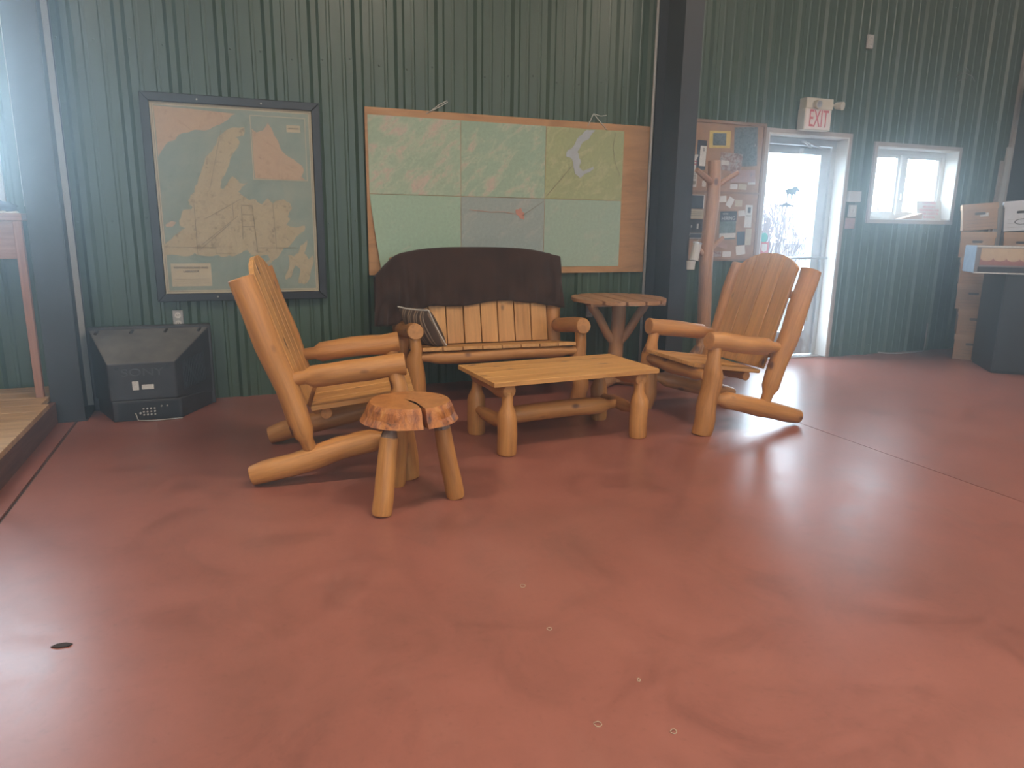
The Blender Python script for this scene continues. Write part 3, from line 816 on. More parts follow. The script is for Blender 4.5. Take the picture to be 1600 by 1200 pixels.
disc('jack', (-.632+.568, 5.0785-5.30, .052), .007, .006, (0, -1, 0), 'silver', tv, 8)
text('maker_lettering', 'SONY', .070, (-.600+.568, 5.0905-5.30, .318), 'tvletter', tv, 0, .002, 1.35)
box('rating_label', (-.665+.568, 5.0895-5.30, .205), (-.628+.568, 5.092-5.30, .262), 'label', tv)
box('rating_label', (-.610+.568, 5.0895-5.30, .207), (-.540+.568, 5.092-5.30, .238), 'label', tv)
for x in (-.745, -.455): disc('screw_well', (x+.568, 5.0905-5.30, .352), .012, .002, (0, -1, 0), 'tvdark', tv, 10)
for i in range(4):
    x = -.88+i*.21; tube('clip_slot', [(x+.568, 5.415-5.30, .552), (x+.555, 5.385-5.30, .535)], .010, 'tvdark', tv, 6)
bm = bmesh.new()                      # ribs of the side vent
for i in range(14):
    f = .2+.045*i; x = -.405+(.209)*f; y = 5.092+.345*f
    bmesh.ops.create_cube(bm, size=1, matrix=Matrix.Translation((x+.568+.002, y-5.30, .27+.03*f)) @ Matrix.Diagonal((.006, .006, .20, 1)))
tag(link('vent_ribs', bm_mesh(bm, 'vent_ribs'), 'tvdark', tv), kind='stuff')
tag(tube('television_cable', [(-.66, 5.07, .055), (-.645, 5.045, .012), (-.56, 5.04, .006), (-.46, 5.05, .006), (-.40, 5.055, .006), (-.38, 5.06, .006)], .004, 'cable'), 'thin cable lying under the television\'s jack panel', 'cable')

# ================================================================== WALL THINGS
# framed map
MY = 5.548
fm = empty('framed_map', (.065, 5.565, .72), 0, 'large framed map of Newfoundland in a wide black frame', 'map')
FO = Vector((.065, 5.565, .72))
fx0, fx1, fz0, fz1 = -.510, .642, .727, 2.112; fwid = .056
def frame_piece(p, q, r, s):
    bm = bmesh.new(); ff = []
    for y, k_ in ((5.528, 0), (5.575, 1)):
        ff.append([bm.verts.new(Vector((x, y, z))-FO) for x, z in (p, q, r, s)])
    a, b = ff
    for i in range(4): bm.faces.new((a[i], a[(i+1) % 4], b[(i+1) % 4], b[i]))
    bm.faces.new(a); bm.faces.new(list(reversed(b)))
    bmesh.ops.bevel(bm, geom=list(bm.edges), offset=.004, segments=1, affect='EDGES')
    link('frame_piece', bm_mesh(bm, 'frame_piece'), 'frame', fm)
ix0, ix1, iz0, iz1 = fx0+fwid, fx1-fwid, fz0+fwid, fz1-fwid
frame_piece((fx0, fz0), (fx1, fz0), (ix1, iz0), (ix0, iz0)); frame_piece((fx0, fz1), (ix0, iz1), (ix1, iz1), (fx1, fz1))
frame_piece((fx0, fz0), (ix0, iz0), (ix0, iz1), (fx0, fz1)); frame_piece((fx1, fz0), (fx1, fz1), (ix1, iz1), (ix1, iz0))
M['sea'] = print_mat('map_sea', [(.21, .28, .24), (.25, .31, .26), (.30, .34, .27)], 5, 0)
M['land'] = print_mat('map_land', [(.40, .33, .20), (.45, .38, .24), (.38, .31, .20)], 14, 1)
M['landpink'] = print_mat('map_land_pink', [(.45, .31, .20), (.49, .36, .24), (.43, .30, .20)], 10, 1)
def inked(m, sc, lo):
    nt = m.node_tree; b = nt.nodes['Principled BSDF']; src = b.inputs['Base Color'].links[0].from_socket
    f = ntex(nt, coords(nt, (1, 1, 1)), sc, 8, .75, .3)
    nt.links.new(mixc(nt, src, ramp(nt, f, [(.36, lo), (.46, (1, 1, 1)), (1, (1, 1, 1))]), 1.0, 'MULTIPLY'), b.inputs['Base Color'])
inked(M['land'], 18, (.62, .58, .55)); inked(M['landpink'], 14, (.80, .72, .66)); inked(M['sea'], 9, (.84, .86, .84))
M['mapline'] = plain('map_line', (.22, .19, .13), .7, .2, 20)
sheet = box('map_sheet', (ix0-.01-FO.x, MY-FO.y, iz0-.01-FO.z), (ix1+.01-FO.x, 5.572-FO.y, iz1+.01-FO.z), 'cream', fm)
def mp(name, poly, mat, lvl):
    o = flat(name, poly, MY-.0006*lvl, mat, sheet)
    t = o.matrix_basis.translation.copy(); c = sheet.matrix_basis.translation+FO
    o.matrix_basis = Matrix.Translation(t-c); return o
e = .022
mp('border_print', [(ix0+.012, iz0+.012), (ix1-.012, iz0+.012), (ix1-.012, iz1-.012), (ix0+.012, iz1-.012)], 'mapline', 1)
mp('margin_print', [(ix0+.015, iz0+.015), (ix1-.015, iz0+.015), (ix1-.015, iz1-.015), (ix0+.015, iz1-.015)], 'cream', 2)
mp('sea_print', [(ix0+e, iz0+e), (ix1-e, iz0+e), (ix1-e, iz1-e), (ix0+e, iz1-e)], 'sea', 3)
isl = [(0.133,1.921),(0.06,1.917),(0.007,1.894),(-0.028,1.865),(-0.049,1.831),(-0.072,1.783),(-0.108,1.735),(-0.129,1.714),(-0.14,1.68),(-0.16,1.639),(-0.181,1.585),(-0.192,1.551),(-0.214,1.517),(-0.22,1.476),(-0.245,1.455),(-0.264,1.421),(-0.259,1.391),(-0.24,1.38),(-0.252,1.36),(-0.297,1.359),(-0.316,1.324),(-0.332,1.283),(-0.331,1.249),(-0.294,1.236),(-0.328,1.215),(-0.369,1.18),(-0.417,1.139),(-0.444,1.111),(-0.441,1.077),(-0.437,1.049),(-0.367,1.049),(-0.29,1.042),(-0.249,1.063),(-0.211,1.046),(-0.132,1.041),(-0.098,1.051),(-0.066,1.034),(-0.025,1.048),(0.015,1.041),(0.057,1.062),(0.1,1.084),(0.125,1.048),(0.18,1.04),(0.236,1.047),(0.248,1.018),(0.19,0.975),(0.159,0.929),(0.217,0.96),(0.276,1.011),(0.32,1.047),(0.351,1.098),(0.395,1.12),(0.441,1.178),(0.5,1.223),(0.505,1.259),(0.458,1.248),(0.402,1.251),(0.374,1.265),(0.405,1.308),(0.391,1.322),(0.422,1.38),(0.41,1.415),(0.37,1.443),(0.327,1.435),(0.292,1.413),(0.259,1.447),(0.215,1.404),(0.176,1.438),(0.135,1.43),(0.097,1.457),(0.065,1.491),(0.087,1.519),(0.129,1.552),(0.076,1.546),(0.051,1.579),(0.032,1.592),(-0.004,1.543),(-0.034,1.502),(-0.052,1.515),(-0.042,1.563),(-0.013,1.604),(0.018,1.673),(0.042,1.735),(0.07,1.77),(0.094,1.825),(0.069,1.851),(0.123,1.867)]
av = [(0.496,1.135),(0.518,1.157),(0.509,1.106),(0.489,1.062),(0.519,1.017),(0.556,1.047),(0.558,1.002),(0.537,0.943),(0.519,0.868),(0.481,0.831),(0.438,0.839),(0.448,0.899),(0.458,0.943),(0.423,0.973),(0.39,0.885),(0.353,0.868),(0.348,0.9),(0.38,0.974),(0.377,1.047),(0.419,1.04),(0.449,1.062),(0.466,1.12)]
lab = [(-0.428,2.028),(0.08,2.008),(0.038,1.975),(-0.003,1.946),(-0.043,1.924),(-0.096,1.895),(-0.122,1.887),(-0.186,1.887),(-0.225,1.868),(-0.289,1.851),(-0.311,1.818),(-0.355,1.802),(-0.383,1.768),(-0.428,1.70)]
insl = [(0.180,1.917),(0.211,1.892),(0.252,1.908),(0.289,1.96),(0.313,1.918),(0.325,1.878),(0.35,1.838),(0.361,1.798),(0.387,1.758),(0.427,1.732),(0.467,1.706),(0.508,1.679),(0.517,1.638),(0.497,1.602),(0.525,1.582),(0.180,1.582)]
mp('coast_print', rag(isl, .006, 1, 2), 'land', 4); mp('coast_print', rag(av, .006, 2, 2), 'land', 4)
mp('coast_print', rag(lab, .005, 3, 2), 'landpink', 4); mp('islet_print', [(-0.42,1.255),(-0.38,1.28),(-0.349,1.272),(-0.376,1.242),(-0.415,1.239)], 'landpink', 4)
mp('inset_border', [(.170, 1.574), (.541, 1.574), (.541, 2.006), (.170, 2.006)], 'cream', 5)
mp('inset_sea', [(.175, 1.579), (.536, 1.579), (.536, 2.001), (.175, 2.001)], 'sea', 6)
mp('inset_land', rag(insl, .004, 4, 2), 'landpink', 7); mp('inset_legend', [(.411, 1.905), (.506, 1.905), (.506, 1.953), (.411, 1.953)], 'cream', 7)
mp('title_panel', [(-.410, .832), (-.152, .832), (-.152, .992), (-.410, .992)], 'cream', 5)
rg = random.Random(12)
def line(x0, z0, x1, z1, lvl=8, w=.0014, mat='mapline'):
    dx, dz = x1-x0, z1-z0; l = math.hypot(dx, dz); px, pz = -dz/l*w, dx/l*w
    return mp('grid_line', [(x0-px, z0-pz), (x1-px, z1-pz), (x1+px, z1+pz), (x0+px, z0+pz)], mat, lvl)
for x0, z0, x1, z1 in ((.078, 1.395, .15, 1.393), (.078, 1.395, .075, 1.16), (.15, 1.393, .17, 1.06), (.08, 1.33, .155, 1.33), (.08, 1.25, .16, 1.25), (-.11, 1.10, -.11, 1.055), (-.11, 1.06, .02, 1.06), (-.44, 1.105, -.11, 1.10), (-.23, 1.40, -.23, 1.05), (.29, 1.41, .30, 1.08), (.17, 1.10, .44, 1.10), (-.2, 1.12, .05, 1.32), (-.22, 1.08, 0, 1.27), (-.16, 1.30, .08, 1.44), (-.02, 1.90, -.12, 1.50), (.02, 1.42, .02, 1.30)):
    line(x0, z0, x1, z1)
for z0 in (.882, .868, .854): line(-.39, z0, -.17, z0, 8, .0008)
def maptext(s, size, x, z):
    o = text('map_lettering', s, size, (0, 0, 0), 'ink', sheet, 0, .0002)
    c = sheet.matrix_basis.translation+FO; o.matrix_basis = Matrix.Translation(Vector((x, MY-.005, z))-c) @ Matrix.Rotation(R(90), 4, 'X')
maptext('NEWFOUNDLAND AND', .020, -.281, .962); maptext('LABRADOR', .020, -.281, .936); maptext('LABRADOR', .014, .458, .93+1.0)
for x in (-.16, .25, -.12, .2):
    z = fz1-.030 if x in (-.16, .25) else fz0+.03
    disc('screw_head', (x-FO.x, 5.5285-FO.y, z-FO.z), .006, .003, (0, -1, 0), 'silver', fm, 8)

# plywood board with six map sheets
pb_ = empty('plywood_board', (2.175, 5.572, .9), 0, 'large plywood sheet on the wall carrying six green topographic maps', 'board')
box('panel', (.968-2.175, 5.562-5.572, .893-.9), (3.384-2.175, 5.5775-5.572, 2.117-.9), 'ply', pb_)
for c in ((1.48, 2.115), (2.86, 2.115)):
    if c[0] < 2: P_ = [[(-.05, -.02), (.07, .045), (.12, .075)], [(-.03, -.01), (.05, .05), (.115, .085)]]
    else: P_ = [[(-.07, -.03), (-.02, .07), (.05, .055), (.10, .065)], [(-.02, .07), (.06, -.005), (.11, -.05)]]
    for q in P_: tube('tie_string', [(c[0]+x-2.175, 5.556-5.572, c[1]+z-.9) for x, z in q], .0032, 'twine', pb_, 5)
G1, G2, PK, PK2 = (.36, .47, .34), (.44, .52, .38), (.56, .50, .40), (.58, .46, .38)
M['topo1'] = topo_mat('topo_green_pink', G1, G2, PK2, 1.0, .42); M['topo2'] = topo_mat('topo_green', (.34, .46, .34), G2, PK2, 2.3, .46)
M['topo3'] = topo_mat('topo_yellow', (.38, .42, .22), (.45, .47, .26), (.52, .50, .32), 3.4, .5); M['topo4'] = topo_mat('topo_light', (.37, .51, .38), (.42, .53, .40), PK, 4.8, .56)
M['topo5'] = topo_mat('topo_grey', (.34, .40, .37), (.39, .43, .39), (.46, .45, .42), 5.9, .5); M['topo6'] = topo_mat('topo_dull', (.37, .48, .38), (.42, .50, .40), (.50, .48, .40), 7.1, .53)
M['lake'] = plain('map_lake', (.42, .46, .48), .7, .06, 12); M['town'] = plain('map_town', (.55, .26, .19), .7, .1, 12)
xs_ = (.985, 1.702, 2.420, 3.137); zs_ = (2.066, 1.499, .944)
labs = (('topo1', 'green and pink topographic map sheet, top left on the plywood board'), ('topo2', 'green topographic map sheet, top middle on the plywood board'), ('topo3', 'yellowish map sheet with a grey lake, top right on the plywood board'),
        ('topo4', 'pale green map sheet curling at its left edge, bottom left on the plywood board'), ('topo5', 'greyish map sheet with an orange town patch, bottom middle on the plywood board'), ('topo6', 'dull green map sheet, bottom right on the plywood board'))
for idx, (mt_, lb) in enumerate(labs):
    i, j = idx % 3, idx//3; x0, x1 = xs_[i], xs_[i+1]; z1, z0 = zs_[j], zs_[j+1]; cx, cz = (x0+x1)/2, (z0+z1)/2
    vs_, fs = [], []; n = 12
    for a in range(n+1):
        for b in range(n+1):
            u_, v_ = a/n, b/n; x = x0+.002+(x1-x0-.004)*u_; z = z0+.002+(z1-z0-.004)*v_
            lift = .0015+.003*abs(noise.noise((x*4, z*4, idx)))
            if idx == 3:
                x += .066*(1-v_)**1.1*(1-u_)**2; lift += .03*(1-v_)*(1-u_)**4
            vs_.append((x-cx, -lift, z-cz))
    for a in range(n):
        for b in range(n):
            k_ = a*(n+1)+b; fs.append((k_, k_+n+1, k_+n+2, k_+1))
    me = bpy.data.meshes.new('map_sheet'); me.from_pydata(vs_, [], fs); me.update()
    so = link('topographic_map', me, mt_, None, Matrix.Translation((cx, 5.5605, cz)), True)
    tag(so, lb, 'map', 'map sheets on the plywood board')
    def sub(nm, poly, mat):
        o = flat(nm, poly, 5.5545, mat, so); o.matrix_basis = Matrix.Translation(o.matrix_basis.translation-Vector((cx, 5.5605, cz)))
    if idx == 2:
        lake = [(2.783,2.056),(2.859,2.055),(2.805,1.984),(2.739,1.948),(2.704,1.88),(2.735,1.816),(2.728,1.75),(2.757,1.726),(2.852,1.771),(2.863,1.755),(2.74,1.676),(2.691,1.699),(2.669,1.781),(2.649,1.821),(2.601,1.835),(2.604,1.876),(2.665,1.919),(2.709,1.995)]
        sub('lake_print', rag(lake, .008, 6, 3), 'lake')
        sub('road_print', [(2.43, 1.52), (2.66, 1.77), (2.663, 1.767), (2.434, 1.517)], 'mapline')
        sub('road_print', [(3.05, 2.05), (3.03, 1.93), (3.06, 1.80), (3.11, 1.70), (3.114, 1.70), (3.064, 1.80), (3.034, 1.93), (3.054, 2.05)], 'mapline')
    if idx == 4:
        sub('town_print', rag([(2.169,1.412),(2.214,1.421),(2.242,1.381),(2.239,1.331),(2.206,1.339),(2.165,1.379)], .008, 7, 3), 'town')
        sub('road_print', [(1.77, 1.40), (1.95, 1.385), (2.06, 1.39), (2.17, 1.37), (2.17, 1.367), (2.06, 1.386), (1.95, 1.381), (1.77, 1.396)], 'town')
        sub('road_print', [(2.22, 1.36), (2.41, 1.48), (2.412, 1.477), (2.222, 1.356)], 'mapline')

# bulletin board
bb = empty('bulletin_board', (4.09, 5.57, 1.0), 0, 'brown bulletin board crowded with notices between the dark column and the door', 'bulletin board')
def bbx(n, a, b, m): return box(n, (a[0]-4.09, a[1]-5.57, a[2]-1.0), (b[0]-4.09, b[1]-5.57, b[2]-1.0), m, bb)
bbx('backing', (3.62, 5.566, 1.0), (4.575, 5.5775, 2.195), 'cork')
for a, b in (((3.60, 5.552, .985), (3.62, 5.577, 2.21)), ((4.575, 5.552, .985), (4.60, 5.577, 2.21)), ((3.62, 5.552, .985), (4.575, 5.577, 1.005)), ((3.62, 5.552, 2.185), (4.575, 5.577, 2.21)), ((3.62, 5.556, 1.588), (4.575, 5.577, 1.606))):
    bbx('frame_strip', a, b, 'corkedge')
M['pic_dark'] = print_mat('poster_dark', [(.03, .05, .06), (.07, .11, .13), (.16, .20, .22), (.04, .07, .09), (.34, .34, .33)], 16, 1)
M['pic_mix'] = print_mat('poster_mixed', [(.05, .09, .12), (.25, .12, .10), (.42, .40, .38), (.08, .12, .15)], 26, 1)
M['pic_blue'] = print_mat('sheet_navy', [(.025, .035, .055), (.04, .05, .075)], 6, 1)
M['pic_pink'] = print_mat('booklet_pink', [(.30, .17, .16), (.42, .28, .26), (.25, .22, .26)], 18, 1)
M['pic_land'] = print_mat('landscape_print', [(.06, .09, .09), (.12, .17, .16), (.22, .27, .27)], 14, 1)
M['pic_red'] = print_mat('strip_red', [(.34, .17, .12), (.42, .26, .19)], 14, 1)
notices = [
 ((3.995, 1.978, 4.222, 2.124), 'yellow', 'yellow-bordered photo notice near the bulletin board\'s top', -2),
 ((3.873, 1.786, 3.971, 2.034), 'pic_blue', 'tall dark brochure with a white panel at the board\'s upper left', 1),
 ((3.745, 1.635, 3.890, 1.911), 'paper', 'white printed notice at the board\'s left edge above its middle strip', 0),
 ((4.265, 1.832, 4.520, 2.168), 'pic_dark', 'big dark poster in the bulletin board\'s top right corner', -4),
 ((4.120, 1.785, 4.360, 1.940), 'pic_mix', 'dark photo sheet overlapping below the big dark poster', 3),
 ((4.248, 1.690, 4.518, 1.797), 'pic_pink', 'pinkish booklet pinned under the big dark poster', -3),
 ((4.256, 1.629, 4.338, 1.674), 'paper', 'small white card just above the middle strip, left one', 0),
 ((4.346, 1.627, 4.438, 1.676), 'cream', 'small cream card just above the middle strip, middle one', 2),
 ((4.445, 1.675, 4.529, 1.724), 'paper', 'small white card at the right edge under the pinkish booklet', -2),
 ((3.760, 1.449, 3.984, 1.570), 'pic_blue', 'navy sheet just under the board\'s middle strip at the left', 0),
 ((3.760, 1.363, 3.987, 1.443), 'cream', 'cream letter card below the navy sheet', 0),
 ((3.755, 1.243, 3.982, 1.357), 'ink', 'black card with pale figures below the cream letter card', 0),
 ((3.750, 1.182, 3.982, 1.238), 'pic_blue', 'dark strip with a white line, lowest at the board\'s left', 0),
 ((4.140, 1.511, 4.223, 1.567), 'paper', 'white card under the middle strip, left of a tilted card', -3),
 ((4.234, 1.468, 4.298, 1.557), 'paper', 'tilted white card under the board\'s middle strip', 28),
 ((4.322, 1.477, 4.403, 1.536), 'cream', 'pale card under the middle strip, right of the tilted card', 1),
 ((4.170, 1.180, 4.352, 1.433), 'pic_land', 'dark recruiting poster headed HIRING', -2),
 ((4.366, 1.392, 4.440, 1.442), 'paper', 'small white slip right of the HIRING poster\'s top', -6),
 ((4.446, 1.290, 4.526, 1.493), 'paper', 'tall white leaflet at the lower right edge of the board', 0),
 ((4.468, 1.130, 4.536, 1.280), 'cream', 'narrow cream leaflet below the tall white leaflet', 0),
 ((4.374, 1.130, 4.464, 1.252), 'pic_blue', 'dark brochure right of the HIRING poster\'s foot', -3),
 ((4.374, 1.041, 4.477, 1.124), 'paper', 'white folded sheet near the board\'s bottom right', -8),
 ((4.125, 1.023, 4.213, 1.072), 'pic_mix', 'small photo card at the bottom edge, left of a white card', 0),
 ((4.224, 1.022, 4.320, 1.072), 'paper', 'white card at the bottom edge beside a small photo card', 0),
 ((3.950, 1.641, 3.992, 1.692), 'paper', 'tiny white card left of the rack trunk above the middle strip', 0),
 ((4.138, 1.105, 4.275, 1.150), 'pic_red', 'reddish slanting strip below the HIRING poster', 14),
]
for k_, ((x0, z0, x1, z1), mt_, lb, rot) in enumerate(notices):
    cx, cz = (x0+x1)/2, (z0+z1)/2; yl = 5.5655-.0014*(k_ % 3)-.0045*(lb.startswith('dark photo') or lb.startswith('pinkish'))-.002*(k_ in (3,))
    w_, h_ = (x1-x0)/2, (z1-z0)/2; vs_, fs = [], []; n = 6
    for a in range(n+1):
        for b in range(n+1):
            v_ = b/n; vs_.append((-w_+2*w_*a/n, -.0008-.005*(1-v_)**3*(k_ % 4 == 1)-.002*math.sin(math.pi*a/n)*(1-v_), -h_+2*h_*v_))
    for a in range(n):
        for b in range(n):
            q = a*(n+1)+b; fs.append((q, q+n+1, q+n+2, q+1))
    me = bpy.data.meshes.new('notice'); me.from_pydata(vs_, [], fs); me.update()
    o = link('notice', me, mt_, None, Matrix.Translation((cx, yl, cz)) @ Matrix.Rotation(R(rot), 4, 'Y'), True)
    tag(o, lb, 'notice', 'notices on the bulletin board')
    def pr(nm, x0_, z0_, x1_, z1_, mat, yo=-.006):
        return flat(nm, [(x0_*w_, z0_*h_), (x1_*w_, z0_*h_), (x1_*w_, z1_*h_), (x0_*w_, z1_*h_)], yo, mat, o)
    if mt_ == 'yellow': pr('photo_print', -.68, -.70, .55, .72, 'pic_dark')
    if lb.startswith('tall dark'): pr('panel_print', -.4, -.75, .9, .62, 'paper', -.007); text('print_lettering', 'R', .05, (.02, -.0075, .04), 'ink', o, 0, .0002)
    if lb.startswith('white printed'):
        pr('text_print', -.2, .55, .8, .62, 'red'); pr('text_print', -.5, .38, .8, .45, 'red')
        for q in range(5): pr('text_print', -.5, -.1-.1*q, .8, -.06-.1*q, 'mapline')
        pr('photo_print', .1, -.85, .8, -.62, 'mapline')
    if lb.startswith('cream letter'):
        for q in range(3): pr('text_print', -.8, .4-.4*q, .8, .5-.4*q, 'mapline')
    if lb.startswith('black card'): pr('figure_print', -.4, -.5, -.3, .2, 'paper'); pr('figure_print', -.1, -.3, 0, .1, 'paper'); pr('figure_print', .45, -.5, .62, .3, 'paper')
    if lb.startswith('dark strip'): pr('line_print', -1, .55, 1, .75, 'paper'); pr('line_print', -1, -.85, 1, -.65, 'paper'); pr('figure_print', -.4, .1, -.1, .95, 'paper', -.0065)
    if lb.startswith('navy'): pr('edge_print', .92, -1, 1, 1, 'paper'); pr('edge_print', -1, .9, .92, 1, 'paper')
    if 'HIRING' in lb and 'headed' in lb:
        pr('header_print', -1, .28, 1, 1, 'pic_blue', -.0055); pr('footer_print', -1, -.9, 1, -.55, 'paper', -.0055)
        text('print_lettering', "WE'RE", .022, (-.035, -.007, .103), 'paper', o, 0, .0002); text('print_lettering', 'HIRING', .046, (0, -.007, .062), 'paper', o, 0, .0002)
    if lb.startswith('dark photo'): pr('photo_print', -.9, -.4, -.2, .1, 'paper', -.0065)
    if lb.startswith('tall white'): pr('figure_print', -.4, .3, .4, .8, 'decal'); pr('text_print', -.7, .0, .7, .08, 'mapline')

# exit sign
ex = empty('exit_sign', (5.125, 5.53, 2.17), 0, 'red EXIT sign with emergency lamp heads above the door', 'exit sign')
EO = Vector((5.125, 5.53, 2.17))
def eb(n, a, b, m, bev=0): return box(n, Vector(a)-EO, Vector(b)-EO, m, ex, bev)
eb('sign_box', (4.958, 5.486, 2.176), (5.270, 5.578, 2.362), 'exitcase', .004)
eb('sign_face', (4.968, 5.481, 2.184), (5.260, 5.487, 2.356), 'exitface')
eb('battery_box', (4.966, 5.484, 2.362), (5.280, 5.578, 2.456), 'exitcase', .005)
text('lettering', 'EXIT', .215, Vector((5.118, 5.4805, 2.270))-EO, 'redpale', ex, 0, .0015, .52)
for x, dx in ((5.070, 0), (5.325, .02)):
    hd_ = log_plain('lamp_head', Vector((x, 5.50, 2.405))-EO, Vector((x+dx, 5.435, 2.395))-EO, .030, .038, 'exitcase', ex, 14)
    if dx: tube('lamp_neck', [Vector((5.275, 5.52, 2.41))-EO, Vector((5.325, 5.50, 2.405))-EO], .014, 'exitcase', ex, 8)
    lens = log_plain('lens', Vector((0, 0, .060)), Vector((0, 0, .0685)), .034, .030, 'alu', hd_, 14)

# wall controls by the door, outlets
def plate(name, x0, z0, x1, z1, mat, label, cat, y=5.572, th=.02):
    return tag(box(name, (x0, y-th, z0), (x1, 5.579, z1), mat, None, .004), label, cat)
plate('thermostat', 5.652, 1.548, 5.808, 1.652, 'trimwhite', 'white thermostat box on the wall between door and window', 'thermostat', th=.03)
sw = plate('light_switch', 5.690, 1.405, 5.778, 1.520, 'trimwhite', 'pale light switch below the thermostat', 'switch')
box('toggle', (-.008, -.024, -.018), (.008, -.010, .018), 'paper', sw)
plate('wall_notice', 5.665, 1.292, 5.790, 1.396, 'pic_pink', 'small reddish notice below the light switch', 'notice', th=.006)
def outlet(x, z, w, h_, label, mat='outletbrown'):
    o = tag(box('wall_outlet', (x-w/2, 5.560, z-h_/2), (x+w/2, 5.579, z+h_/2), mat, None, .003), label, 'outlet', 'electrical outlets')
    for s in (-1, 1):
        r_ = disc('socket', (0, -.0095, s*h_*.22), w*.30, .004, (0, -1, 0), 'paper', o, 12)
        for q in (-1, 1): box('slot', (q*w*.09-.002, s*w*.02-.004, .0035), (q*w*.09+.002, s*w*.02+.006, .0045), 'ink', r_)
outlet(-.394, .600, .070, .125, 'metal duplex outlet on the wall just above the television')
outlet(5.720, 3.010, .075, .12, 'pale outlet high on the wall above the door', 'trimwhite')
outlet(2.872, .555, .06, .10, 'pale outlet low on the wall behind the round table', 'trimwhite')
tag(tube('loose_wire', [(7.00, 5.568, 2.90), (7.06, 5.56, 2.86), (7.03, 5.555, 2.79), (6.93, 5.56, 2.76), (6.90, 5.568, 2.80), (6.98, 5.56, 2.84), (7.10, 5.556, 2.82), (7.16, 5.56, 2.77)], .003, 'cable', None, 5), 'thin loose wire looping on the wall above the window', 'wire')

# things on the window sill
sg = empty('sill_sign', (6.935, 5.690, 1.397), R(-4), 'white paper sign with red lettering standing on the window sill', 'sign')
SG = Matrix.Rotation(R(-8), 4, 'X')
box('sheet', (-.165, -.002, 0), (.165, .002, .195), 'paper', sg, 0, SG)
for i, s in enumerate(('CUSTOMERS', 'ARE SOLELY', 'RESPONSIBLE FOR', 'THEIR GUESTS IN', 'BUILDING')):
    o = text('lettering', s, .034, (0, -.0035, .170-i*.036), 'redpale', sg, 0, .0003, .95); o.matrix_basis = SG @ o.matrix_basis
wd = prism('cardboard_wedge', [(-.15, 0), (.15, 0), (.15, .062)], .10, 'carton', None, Matrix.Translation((6.585, 5.655, 1.3965)))
tag(wd, 'brown cardboard wedge lying on the window sill', 'cardboard')
tag(prism('paper_scrap', [(-.09, 0), (.10, 0), (.07, .012), (-.02, .022), (-.06, .030)], .07, 'label', None, Matrix.Translation((6.10, 5.66, 1.3965))), 'crumpled pale paper at the window sill\'s left end', 'paper')

# ================================================================== RIGHT CORNER
def carton(x, y, z, w, dp, h_, label, lidm='cartonlid', bodym='carton', rz=0, ry=0, printed=0):
    b = empty('storage_box', (x, y, z), 0, label, 'box', 'archive boxes stacked in the corner')
    b.rotation_euler = (Matrix.Rotation(rz, 3, 'Z') @ Matrix.Rotation(ry, 3, 'Y')).to_euler()
    box('body', (-w/2, -dp/2, 0), (w/2, dp/2, h_-.004), bodym, b, .003)
    bm = bmesh.new(); e_ = .006; l_ = .055
    box_bm(bm, (-w/2-e_, -dp/2-e_, h_-.004), (w/2+e_, dp/2+e_, h_))
    for p, q in (((-w/2-e_, -dp/2-e_), (w/2+e_, -dp/2-.001)), ((-w/2-e_, dp/2+.001), (w/2+e_, dp/2+e_)), ((-w/2-e_, -dp/2-.001), (-w/2-.001, dp/2+.001)), ((w/2+.001, -dp/2-.001), (w/2+e_, dp/2+.001))):
        box_bm(bm, (*p, h_-l_), (*q, h_-.004))
    link('lid', bm_mesh(bm, 'lid'), lidm, b)
    prism('hand_hole', [(-.04, -.012), (.04, -.012), (.046, 0), (.04, .012), (-.04, .012), (-.046, 0)], .002, 'ink', b, Matrix.Translation((0, -dp/2-.0012, h_*.62)))
    for q in range(3): box('print_line', (-w*.40, -dp/2-.0012, h_*(.12+.13*q)), (w*.40, -dp/2+.001, h_*(.12+.13*q)+.003), 'collar' if bodym == 'carton' else 'cable', b)
    if printed:
        disc('oval_logo', (0, -dp/2-.0006, h_*.30), .028, .0015, (0, -1, 0), 'ink', b, 20).scale = (2.2, 1, 1)
        disc('oval_logo_centre', (0, -dp/2-.0016, h_*.30), .022, .0015, (0, -1, 0), bodym, b, 20).scale = (2.3, 1, 1)
    else:
        box('label_patch', (.0, -dp/2-.0016, h_*.50), (.07, -dp/2+.001, h_*.64), 'label' if label.startswith('top') else 'cartonlid', b)
    return b
H6 = .256
nm1 = ('bottom brown archive box in the taller left stack by the window wall', 'second archive box from the floor in the left stack', 'third archive box from the floor in the left stack',
       'fourth archive box from the floor in the left stack', 'brown archive box directly under the top box of the left stack', 'top brown archive box of the left stack, patched with pale tape')
BR = R(-52); bdx, bdy = math.cos(BR), math.sin(BR)
for i in range(6):
    q = .085-.019*i+(.010 if i % 2 else 0)
    carton(7.035+q*bdx, 5.195+q*bdy, i*H6+(.016 if i == 5 else 0), .290, .37, H6, nm1[i], rz=BR+R((-1, 2, -2, 1, -1, 2)[i]), ry=R(-5) if i == 5 else 0)
nm2 = ('bottom brown archive box in the right stack behind the black cabinet', 'second archive box from the floor in the right stack', 'third archive box from the floor in the right stack',
       'fourth archive box from the floor in the right stack', 'brown archive box directly under the white box', 'white archive box with a dark oval mark on top of the right stack')
for i in range(6):
    wh = i == 5
    carton(7.322-.006*i, 4.906+.008*i, i*H6+(.016 if wh else 0), .290, .37, H6+(.03 if wh else 0), nm2[i], 'whitecarton' if wh else 'cartonlid', 'whitecarton' if wh else 'carton', BR+R((1, -1, 1, -1, 1, -1)[i]), R(-5) if wh else 0, wh)
# tape patch on the top box handled by label_patch

